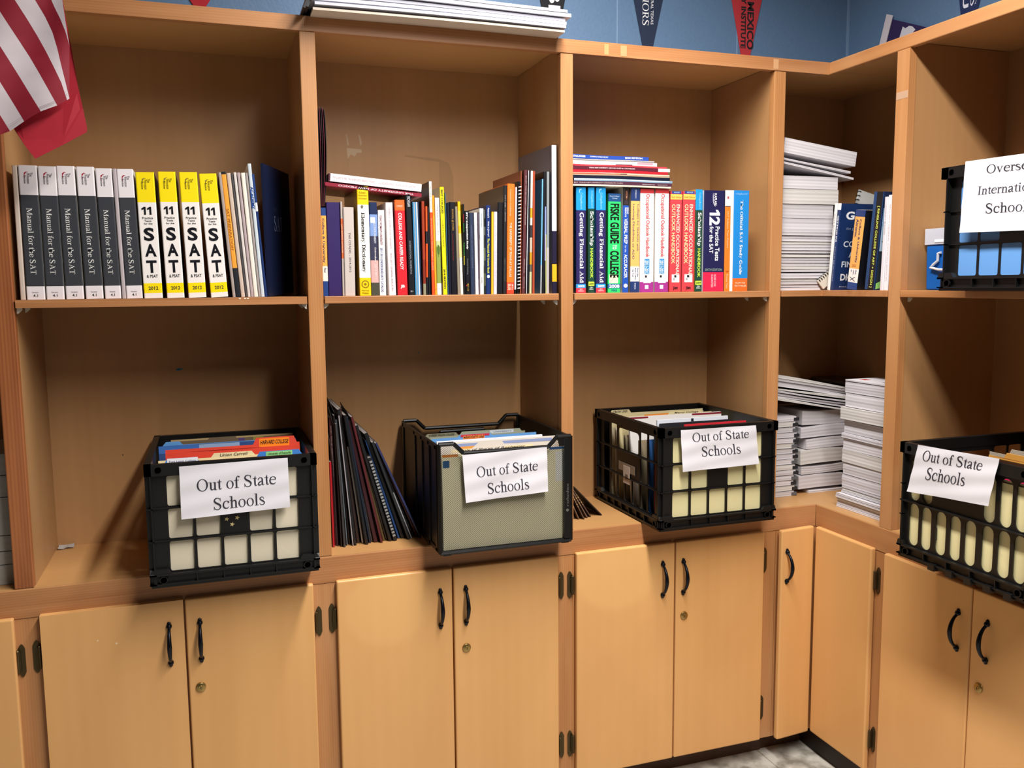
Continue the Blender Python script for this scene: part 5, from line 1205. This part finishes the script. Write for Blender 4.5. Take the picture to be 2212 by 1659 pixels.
# ------------------------------------------------------------------ paper in the corner shelves
WP = [mat('d4d0d4', .65), mat('cdc9ce', .65), mat('c8c4c7', .65), mat('d1cdc9', .65)]
def sheaf(kind, label, cat, group, x0, x1, y0, y1, z0, th, mt, seed, rot=(0, 0, 0), bend=0.0, lines=3, droop=0.0):
    """paper-bound booklet lying flat: soft wavy block with page lines"""
    rnd = random.Random(seed)
    t = thing(kind, label, cat, (x0, y0, z0), rot, group)
    L_, W_2 = x1 - x0, y1 - y0
    mb = MB()
    n = 10
    p1 = rnd.uniform(0, 6)
    j = [rnd.uniform(-.0015, .0015) for _ in range(4)]
    def hgt(s, q, f): return f * th + bend * (math.sin(s * 3.1 + p1) * .5) * (.3 + .7 * f) - droop * s * s
    V, F = [], []
    lay = lines + 1
    for k in range(lay + 1):
        f = k / lay
        ins = .0004 if k % 2 else 0
        for i in range(n + 1):
            s = i / n
            V.append((s * L_ + (j[0] if i == 0 else 0), 0 + ins + j[1] * .4 * math.sin(k), hgt(s, 0, f)))
        for i in range(n, -1, -1):
            s = i / n
            V.append((s * L_, W_2 - ins, hgt(s, 1, f)))
    m = 2 * (n + 1)
    for k in range(lay):
        for i in range(m):
            q = (i + 1) % m
            F.append((k * m + i, k * m + q, (k + 1) * m + q, (k + 1) * m + i))
    for i in range(n):
        a, b = lay * m + i, lay * m + m - 1 - i
        F.append((a, a + 1, b - 1, b))
        a, b = i, m - 1 - i
        F.append((b, b - 1, a + 1, a))
    mb.add(V, F, mt)
    mb.build('pages', t)
    return t
GU = 'white booklets stacked in the upper corner shelf'
z = ZS + .0006
for i in range(19):
    th = .0083
    sheaf('booklet', 'thin white booklet, %s from the bottom of the upper corner stack' % ORD[i], 'booklet', GU, 1.8985 + .0015 * math.sin(i * 2.1), 2.0735 + .002 * math.sin(i * 1.3), .018 + .002 * math.sin(i * 2.7), .235, z, th - .0012, WP[i % 4], i, bend=.0006, lines=1)
    z += th + (.002 if i in (5, 11) else 0)
for i, (th, xr) in enumerate([(.040, 2.0745), (.039, 2.077), (.042, 2.091), (.036, 2.090)]):
    sheaf('catalog', 'thick white catalog, %s of the four above the thin booklets in the corner' % ORD[i], 'catalog', GU, 1.8985, xr, .018 + .003 * (i % 2), .235, z, th - .0015, WP[(i + 1) % 4], 40 + i, bend=.001, lines=7)
    z += th
for i in range(2):
    sheaf('magazine', ['lower', 'upper'][i] + ' of two thin white magazines drooping over the corner stack', 'magazine', GU, 1.9000, 2.143 - .012 * i, .016, .23, z + .031 + .011 * i, .0055, WP[1], 50 + i, rot=(0, math.radians(9.0 - i), 0), bend=-.002, lines=2)
sheaf('catalog', 'thick white directory lying tilted on top of the corner stack', 'catalog', GU, 1.9005, 2.146, .016, .24, z + .0610, .0400, WP[0], 60, rot=(0, math.radians(7.2), 0), lines=9)
# books on the side wall part of the corner shelf
GC = 'books standing on the upper corner shelf'
RZ = -math.pi / 2
def bs(kind, label, y, w, h, l, bands, **k):
    return book(kind, label, kind, GC, XC + k.pop('dx', .012), w, h, l, y=y, rz=RZ, bands=bands, **k)
t = thing('binder', 'black binder standing behind the white book in the corner', 'binder', (2.0800, .030, ZS + .0006), (0, 0, 0), GC)
mb = MB(); mb.box(0, .021, 0, .2, 0, .243, mat('1b1a1b', .45)); mb.build('cover', t)
bs('book', 'white spined book leaning at the front of the corner shelf', -.0035, .0110, .2405, 5.2, [(1, 'efe9e4')], texts=[('GATE BOOK', 'serif', '8c8888', .3, .7, .12, .38, 'd')], left='c9c3be')
bs('book', 'navy college guide with its cover in view and a white-banded head, corner shelf', -.0155, .0130, .2390, 5.4, [(.075, 'efeae8'), (1, '1c3260')], left='1c3260', right='1c3260', dx=.0125,
   texts=[('GETTING IN!', 'black', 'eef0f4', .35, .72, .14, .44, 'd'), ('PAULO DE OLIVEIRA', 'sans', 'b9c4d8', .4, .62, .5, .9, 'd')],
   cov=[('GE', 'black', 'f2f2f4', .10, .34, .09, .185, 'u'), ('the guide to', 'sans', '8f9ab4', .12, .40, .27, .31, 'u'), ('COLLEGE', 'bold', 'dfe6f0', .10, .62, .43, .50, 'u'), ('AND', 'bold', 'dfe6f0', .20, .42, .555, .62, 'u'), ('FINANCIAL', 'bold', 'dfe6f0', .10, .70, .665, .735, 'u'), ('DICTIONARY', 'black', 'f2f2f4', .10, .80, .81, .89, 'u'), ('PAULO', 'sans', 'aeb8cc', .10, .35, .955, .97, 'u')])
bs('book', 'orange labelled almanac with a dark cover leaning in the corner', -.0850, .0370, .2130, 7.0, [(.085, '22386c'), (.735, 'f0aa58'), (.91, 'efe8e0'), (1, '22407c')], left='22386c', right='15161c',
   texts=[('College & University', 'bold', '2a2c58', .52, .78, .115, .66, 'd'), ('Almanac', 'bold', '2a2c58', .20, .46, .115, .34, 'd'), ('2008', 'sans', 'b8742c', .3, .7, .68, .715, 'u'), ('Find', 'bold', '3a4a78', .7, .85, .75, .80, 'd'), ('college', 'bold', '3a4a78', .45, .6, .75, .81, 'd'), ('to', 'bold', '3a4a78', .25, .36, .75, .78, 'd')], marks=[('3a3a44', [(.2, .85), (.22, .84), (.78, .89), (.76, .90)]), ('3a3a44', [(.25, .895), (.24, .885), (.74, .835), (.76, .845)])])
bs('book', 'tall blue art college book with spaced yellow lettering in the corner', -.1540, .0340, .2545, 5.4, [(1, '1d3f6c')], right='14284e', left='1d3f6c', marks=[('14161c', .36, 1, .0, 1)],
   texts=[('[ RINGLING COLLEGE OF ART + DESIGN ]', 'bold', 'd8e05c', .52, .80, .145, .975, 'd')],
   cov=[('9cc4e4', .03, .95, .165, .55), ('b8d4ea', .03, .95, .35, .60), ('28323a', .03, .95, .60, .97), ('3f4a44', [(.05, .50), (.2, .46), (.32, .5), (.25, .56), (.1, .55)]), ('9ae07c', [(.03, .93), (.12, .90), (.16, .97), (.03, .99)])])
bs('book', 'lavender white catalog with faint lettering at the right end of the corner shelf', -.2130, .0120, .2385, 1.6, [(1, 'dcd6dc')], right='d6d2d8', dx=.010, texts=[('UNIVERSITY BULLETIN', 'sans', '8c8890', .4, .65, .08, .4, 'd')])
bs('book', 'white general catalog beside the lavender one in the corner', -.2270, .0150, .2420, 1.4, [(1, 'f0ebee')], dx=.010, right='4a3a7c', texts=[('2011-2012 GENERAL CATALOG EDITION', 'serif', 'b9a4ac', .4, .62, .1, .9, 'd')])
def coil_book(label, loc, rot, wv, hv, n, side, col, group):
    t = thing('notebook', label, 'notebook', loc, rot, group)
    mb = MB(); mb.box(0, wv, 0, .006, 0, hv, mat(col, .6)); mb.build('pages', t)
    mb = MB()
    for k in range(n):
        zz = hv * (k + .5) / n
        mb.tube([(.002 + .0055 * math.cos(a), .003 + .0055 * math.sin(a), zz + .0004 * a) for a in [q * .7 for q in range(10)]], .0011, mat('15151a', .3), 6)
    mb.build('spiral_binding', t)
    return t
coil_book('spiral notebook tilted behind the leaning books of the corner shelf', (2.2080, .150, ZS + .026), (0, math.radians(14), 0), .10, .285, 22, 1, 'dfe6e8', GC)
coil_book('small spiral notebook leaning low against the white corner stack', (2.022, .010, ZS + .026), (0, math.radians(50), math.radians(-8)), .03, .085, 11, 1, 'cfc6b8', GC)
# lower corner: coil-bound stack, loose packets, tall stack
GA = 'spiral notebooks stacked in the lower corner'
z = ZR + .0006
for i in range(15):
    th = .0163
    t = sheaf('notebook', 'spiral notebook, %s from the bottom of the lower corner stack' % ORD[i], 'notebook', GA, 1.8950, 2.036 + .003 * math.sin(i * 1.9), .108 + .002 * math.sin(i), .30, z, th - .002, WP[(i + 2) % 4], 80 + i, bend=.0012, lines=3)
    mb = MB(); xw = 2.036 - 1.895 + .003 * math.sin(i * 1.9)
    for k in range(9): mb.box(xw - .009, xw + .010, -.0008 + k * .021, .0085 + k * .021, .001, th - .006, mat('2b2b2f' if (k + i) % 3 else '5f5f64', .3))
    mb.build('spiral_binding', t)
    z += th
zA = z
GP = 'paper packets piled in the lower corner'
z = ZR + .0006
for i, (th, xl, xr, rl, bn) in enumerate([(.014, 2.098, 2.225, 0, .001), (.045, 2.060, 2.222, -1.2, .006), (.030, 2.068, 2.224, -1.5, .006), (.048, 2.066, 2.225, -1.8, .008), (.036, 2.084, 2.224, -1.0, .004), (.040, 2.064, 2.226, -.4, .008), (.050, 2.066, 2.228, 0, .010)]):
    sheaf('paper_packet', '%s from the bottom of the white paper packets in the lower corner' % ORD[i], 'papers', GP, xl, xr, .118, .295, z, th - .006, WP[i % 4], 120 + i, rot=(0, math.radians(rl), 0), bend=bn, lines=6)
    z += th
# slanting magazines across the two piles
GX = 'magazines sloping across the lower corner piles'
for i in range(9):
    sheaf('magazine', 'sloping magazine, %s from the bottom of the bundle across the corner piles' % ORD[i], 'magazine', GX, 1.897, 2.235 + .010 * math.sin(i * 2.2), .095 + .004 * math.sin(i * 1.4), .27, zA + .062 + i * .0082, .0068, WP[(i + 3) % 4], 150 + i, rot=(0, math.radians(9.5), 0), bend=-.008, lines=2)
GT = 'booklets in the tall stack at the side of the lower corner'
def sheaf_side(kind, label, y0, y1, x0, z, th, mt, seed, lines, bend=.0008):
    return sheaf(kind, label, kind if kind != 'catalog' else 'catalog', GT, x0, x0 + (y0 - y1), y0, y0 + .23, z, th, mt, seed, rot=(0, 0, RZ), bend=bend, lines=lines)
z = ZR + .0006
for i in range(9):
    th = .0070
    sheaf_side('booklet', 'thin white booklet, %s from the bottom of the tall stack by the upright' % ORD[i], -.040 - .006 * (i > 5), -.252, 2.071 + .0035 * math.sin(i * 1.1) + (.010 if i > 5 else 0), z, th - .0016, WP[i % 4], 200 + i, 1)
    z += th
for i, (th, dx, dy) in enumerate([(.034, .012, 0), (.034, .012, .001), (.038, .010, 0), (.033, .011, .001), (.014, .006, -.002), (.040, .012, .002), (.036, .002, -.004), (.040, .010, .004), (.032, .010, .004)]):
    sheaf_side('catalog', 'thick white catalog, %s above the thin booklets of the tall stack by the upright' % ORD[i], -.046 - dy, -.252, 2.071 + dx, z, th - (.004 if i == 5 else .0016), WP[(i + 1) % 4], 230 + i, 7, .0016)
    z += th
t = thing('magazine', 'magazine with a red spot lying on top of the tall stack by the upright', 'magazine', (2.080, -.050, z + .0004), (0, 0, RZ), GT)
mb = MB(); mb.box(0, .20, 0, .22, 0, .004, WP[0]); mb.box(.02, .045, .03, .05, .004, .0042, 'c8382c'); mb.box(.11, .19, .03, .12, .004, .0042, '4a4040'); mb.build('cover', t)
bx = thing('storage_box', 'dark clear plastic case standing at the back of the lower corner', 'box', (2.245, .14, ZR + .0006))
m = mat('30281f', .15, 0, .5)
mb = MB(); mb.box(0, .095, 0, .165, 0, .322, m); mb.build('case_body', bx, bevel=.004)
mb = MB(); mb.box(-.003, .098, -.003, .168, .3225, .335, mat('4a4038', .12)); mb.build('lid', bx, bevel=.003)

# ------------------------------------------------------------------ blue plastic box on the side shelf
def glassy(h, rough, tr):
    m = mat(h, rough).copy()
    b = m.node_tree.nodes['Principled BSDF']
    b.inputs['Transmission Weight'].default_value = tr
    b.inputs['IOR'].default_value = 1.3
    return m
pb = thing('storage_box', 'small blue plastic box with a frosted lid beside the upper side crate', 'box', (2.100, -.3055, ZS + .0006), (0, 0, RZ))
mb = MB(); mb.prism([(.004, 0), (.171, 0), (.175, .112), (0, .112)], lambda p, t: (p[0], t, p[1]), 0, .12, glassy('1f74d8', .2, .35)); mb.build('box_body', pb, bevel=.004)
mb = MB(); mb.box(-.003, .178, -.003, .123, .1125, .152, glassy('dfe2ee', .4, .35)); mb.box(.03, .14, -.0045, -.003, .117, .124, mat('eceef4', .3)); mb.build('lid', pb, bevel=.003)
mb = MB(); mb.tube([(.052, -.004, .092), (.044, -.005, .090), (.044, -.005, .072), (.030, -.006, .062), (.022, -.006, .056), (.05, -.007, .050), (.10, -.007, .048), (.15, -.006, .054), (.155, -.005, .09)], .0034, mat('d9dde4', .3), 8); mb.build('handle', pb, smooth=True)

# ------------------------------------------------------------------ papers at the far left, small litter
GZ = 'grey booklets stacked at the far left of the counter'
z = ZR + .0006
for i, th in enumerate([.045, .030, .035, .085, .048, .048]):
    sheaf('paper_packet', 'grey paper block, %s from the bottom of the stack left of the first upright' % ORD[i], 'papers', GZ, -.30, -.0405, .045, .26, z, th - .002, mat('a9a69e', .7), 300 + i, lines=4)
    z += th
mb = MB(); rnd = random.Random(5)
V = [(.004 + .011 * k + rnd.uniform(-.003, .003), .283 + .004 * k + .010 * s + rnd.uniform(-.002, .002), ZR + .001 + .007 * (s == 1) + rnd.uniform(0, .004)) for k in range(4) for s in range(3)]
mb.add(V, [(3 * k + s, 3 * k + 3 + s, 3 * k + 4 + s, 3 * k + 1 + s) for k in range(3) for s in range(2)], mat('9c948c', .5))
tag(mb.build('paper_scrap', None), 'crumpled scrap of paper in the back left corner of the left bay', 'paper scrap')

# ------------------------------------------------------------------ posters lying on top of the bookcase
GO = 'sheets piled on top of the bookcase'
for i in range(6):
    zz = ZT + .0012 + i * .0098
    t = thing('magazine', 'white-edged sheet bundle, %s from the bottom of the pile on the bookcase top' % ORD[i], 'papers', (.6275 + .004 * math.sin(i * 2), -.058 - .004 * math.sin(i * 1.7), zz), (0, 0, 0), GO)
    mb = MB()
    Lp = (.592, .590, .600, .596, .604, .600)[i]
    n = 20
    def zf(s): return .0035 * math.sin(s * 3.0 + i * .3) * (.6 + .1 * i) - .0035
    th = (.0050, .0062, .0070, .0062, .0080, .0065)[i]
    V = []
    for k in range(n + 1):
        s = k / n
        for y_ in (0, .33):
            for q in (0, th): V.append((s * Lp, y_, zf(s) * (1 if y_ == 0 else .6) + q + (.001 if y_ else 0)))
    F = [(0, 2, 3, 1), (4 * n, 4 * n + 1, 4 * n + 3, 4 * n + 2)]
    for k in range(n):
        a, b = 4 * k, 4 * k + 4
        F += [(a, b, b + 2, a + 2)[::-1], (a + 1, b + 1, b + 3, a + 3), (a, a + 1, b + 1, b)[::-1], (a + 2, b + 2, b + 3, a + 3)]
    mb.add(V, F, mat('bcbcc8' if i % 2 else 'c8c6ce', .5) if i else mat('cdbfae', .6))
    mb.build('pages', t)
t = thing('portfolio', 'black portfolio cover drooping at the left end of the pile on the bookcase top', 'portfolio', (.607, -.054, ZT + .0022), (0, math.radians(24), 0), GO)
mb = MB(); mb.box(0, .005, 0, .33, 0, .090, mat('131316', .4)); mb.box(.005, .010, .002, .328, .006, .084, mat('24242a', .4)); mb.build('cover', t)

# ------------------------------------------------------------------ pennants on the walls
GN = 'college pennants pinned above the bookcase'
def pennant(label, tipx, tipz, half, slope, topz, col, texts, wall='back', lean=0.0, top=True):
    t = thing('pennant', label, 'pennant', (tipx, YW + .0135, tipz) if wall == 'back' else (XW + .0135, tipx, tipz), (0, 0, 0 if wall == 'back' else RZ), GN)
    hgt = topz - tipz
    f = lambda u, v, e: (u + lean * v, -e, v)
    mb = MB()
    mb.prism([(-half, 0), (half, 0), (half + slope * hgt, hgt), (-half - slope * hgt, hgt)], lambda p, tt: f(p[0], p[1], tt), -.001, .0006, mat(col, .8))
    for st, font, c, u0, u1, v0, v1, dr in texts:
        e = .0010
        if dr == 'd': mb.text(st, font, mat(c, .7), lambda a, b: f((u0 + (u1 - u0) * b) * (1 + .0 * a), v1 - (v1 - v0) * a, e))
        else: mb.text(st, font, mat(c, .7), lambda a, b: f(u0 + (u1 - u0) * a, v0 + (v1 - v0) * b, e))
    mb.build('felt', t)
    return t
pennant('navy pennant with white serif lettering above the right bay', 1.6465, 2.035, .003, .230, 2.62, '1c2a44', [('WARRIORS', 'serif', 'e6e8ee', -.019, .003, .121, .296, 'd'), ('CENTRAL TEXAS', 'sans', 'e6e8ee', .009, .0175, .125, .228, 'd')])
pennant('red pennant with black block lettering above the right bay', 1.9835, 2.032, .002, .226, 2.66, 'b5323a', [('NEW MEXICO', 'black', '1d1a1e', .003, .027, .082, .322, 'd'), ('MILITARY INSTITUTE', 'black', '1d1a1e', -.019, -.001, .084, .326, 'd')])
pennant('black pennant with white outlined letters behind the pile of sheets', 1.3435, 2.030, .003, .205, 2.6, '15171c', [('BE', 'bold', 'f0f0f2', -.012, .024, .118, .205, 'd')])
pennant('red pennant tip barely showing above the left bay', .3965, 2.075, .001, .62, 2.5, 'b0222e', [])
pennant('navy pennant with white letters high on the side wall', -.1425, 2.02, .003, .245, 2.6, '1d2c58', [('COUGARS', 'serif', 'dfe4f2', .002, .022, .115, .36, 'd'), ('BYU', 'bold', 'dfe4f2', -.024, -.004, .115, .24, 'd')], wall='right', lean=.06)
t = thing('pennant', 'purple pennant with a white end band leaning on top of the corner bookcase', 'pennant', (XW + .008, .166, ZT + .0006), (0, math.radians(0), RZ), GN)
mb = MB()
mb.prism([(-.052, 0), (-.026, 0), (.037, .190), (.011, .2005)], lambda p, tt: (p[0] - .0, -tt, p[1]), -.001, .0012, mat('cfccd6', .8))
mb.prism([(-.026, 0), (.30, .0), (.34, .045), (.037, .178)], lambda p, tt: (p[0], -tt, p[1]), -.001, .001, mat('2a1f50', .8))
mb.prism([(.068, .118), (.080, .146), (.090, .138), (.105, .141), (.118, .136), (.130, .124), (.118, .116), (.100, .108)], lambda p, tt: (p[0], -tt, p[1]), .001, .0014, mat('cfd0dc', .8))
mb.build('felt', t)

# ------------------------------------------------------------------ hanging flag, upper left
FL = {'a': [(-0.0128, 1.7975), (0.009, 1.7604), (0.0277, 1.7256), (0.0427, 1.6966)],
'b': [(-0.008, 1.8683), (0.0117, 1.8269), (0.0318, 1.787), (0.0506, 1.7502), (0.0689, 1.7146)],
'c': [(-0.0137, 1.9601), (0.0116, 1.9041), (0.0361, 1.8527), (0.0676, 1.7932), (0.099, 1.7339)],
'd': [(-0.0055, 2.0058), (0.0171, 1.9594), (0.0401, 1.9142), (0.0654, 1.8695), (0.0878, 1.8296), (0.1086, 1.788), (0.1271, 1.7473)],
'e': [(0.029, 2.0095), (0.0475, 1.9737), (0.0662, 1.9376), (0.0877, 1.8992), (0.1076, 1.8602), (0.1235, 1.8243), (0.1362, 1.7928), (0.1409, 1.7782), (0.1445, 1.759)],
'f': [(0.0625, 2.0169), (0.0812, 1.979), (0.1001, 1.9407), (0.1129, 1.9169), (0.124, 1.8923), (0.1315, 1.866), (0.1362, 1.838), (0.1409, 1.8098), (0.145, 1.7864), (0.1487, 1.7619)],
'g': [(0.1051, 2.0215), (0.117, 1.9826), (0.1271, 1.9433), (0.1343, 1.9265), (0.1422, 1.9078), (0.1477, 1.8927), (0.1522, 1.8755), (0.1549, 1.86)],
'h': [(0.1393, 2.0252), (0.1441, 1.9854), (0.1472, 1.9451), (0.1491, 1.9259), (0.1507, 1.9066), (0.1526, 1.8833), (0.1549, 1.86)]}
def resample(pl, n):
    d = [0]
    for a, b in zip(pl, pl[1:]): d.append(d[-1] + math.dist(a, b))
    out = []
    for k in range(n + 1):
        s = d[-1] * k / n
        i = max(j for j in range(len(d) - 1) if d[j] <= s + 1e-12)
        u = (s - d[i]) / (d[i + 1] - d[i])
        out.append(tuple(pl[i][q] * (1 - u) + pl[i + 1][q] * u for q in (0, 1)))
    return out
fl = thing('flag', 'red and white striped flag hanging at the upper left in front of the bookcase', 'flag', (0, 0, 0))
RED, WHT, RED2 = mat('8c1a2c', .6, noise=.06), mat('d2c6ca', .6, noise=.03), mat('a81a2c', .6, noise=.06)
mb = MB(); NN = 18
prev = [(x - .075, z - .030) for x, z in FL['a']]
seq = [prev] + [FL[k] for k in 'abcdefgh']
cols = [RED, WHT, RED, WHT, RED, WHT, RED, WHT]
tops = [(-.24, .48), (-.20, .46), (-.17, .42), (-.13, .40), (-.10, .38), (-.07, .36), (-.045, .34), (-.02, .33), (.0, .32)]
ext = []
for i, pl in enumerate(seq):                                   # carry every seam on upward to the staff
    x0, z0 = pl[0]
    ext.append([(x0 + (-.02 - .004 * i), 2.30), (x0 - .008, (z0 + 2.30) / 2)] + pl)
for i in range(8):
    A, B2 = resample(ext[i], NN), resample(ext[i + 1], NN)
    V = []
    for k in range(NN + 1):
        for j in range(5):
            u = j / 4
            x, z_ = A[k][0] * (1 - u) + B2[k][0] * u, A[k][1] * (1 - u) + B2[k][1] * u
            V.append((x, -.155 + .006 * math.sin(x * 55 - z_ * 22) + .003 * math.sin(z_ * 31), z_))
    mb.add(V, [(k * 5 + j, k * 5 + j + 1, k * 5 + j + 6, k * 5 + j + 5) for k in range(NN) for j in range(4)], cols[i])
for (a, b) in ((FL['a'][-1], FL['b'][-1]), (FL['c'][-1], FL['d'][-1]), (FL['e'][-1], FL['f'][-1])):   # hem stitching
    for q in (.004, .007):
        mb.add([(a[0] - .002, -.163, a[1] + q + .0006), (a[0] - .002, -.163, a[1] + q), (b[0] - .002, -.163, b[1] + q), (b[0] - .002, -.163, b[1] + q + .0006)], [(0, 1, 2, 3)], mat('8c7c80', .7))
mb.build('front_fold', fl, smooth=True)
rear = [(-.02, 2.30), (.1439, 2.29), (0.1439, 2.0286), (0.1447, 1.9508), (0.1507, 1.8963), (0.1558, 1.8571), (0.1629, 1.7877), (0.1682, 1.7498), (0.1736, 1.7116), (0.1722, 1.7044), (0.1264, 1.676), (0.0795, 1.649), (0.0636, 1.6724), (0.0481, 1.6996), (0.0346, 1.7266), (0.0086, 1.7644), (-0.0012, 1.8799)]
mb = MB(); mb.prism(rear, lambda p, t: (p[0], t + .004 * math.sin(p[1] * 30), p[1]), -.1305, -.1295, RED2); mb.build('rear_fold', fl)
mb = MB(); mb.tube([(-.30, -.150, 2.315), (.16, -.145, 2.315)], .010, PINEX, 12); mb.tube([(-.06, -.148, 2.315), (-.06, D + .0155, 2.315)], .008, IRON, 10); mb.build('staff', fl, smooth=True)
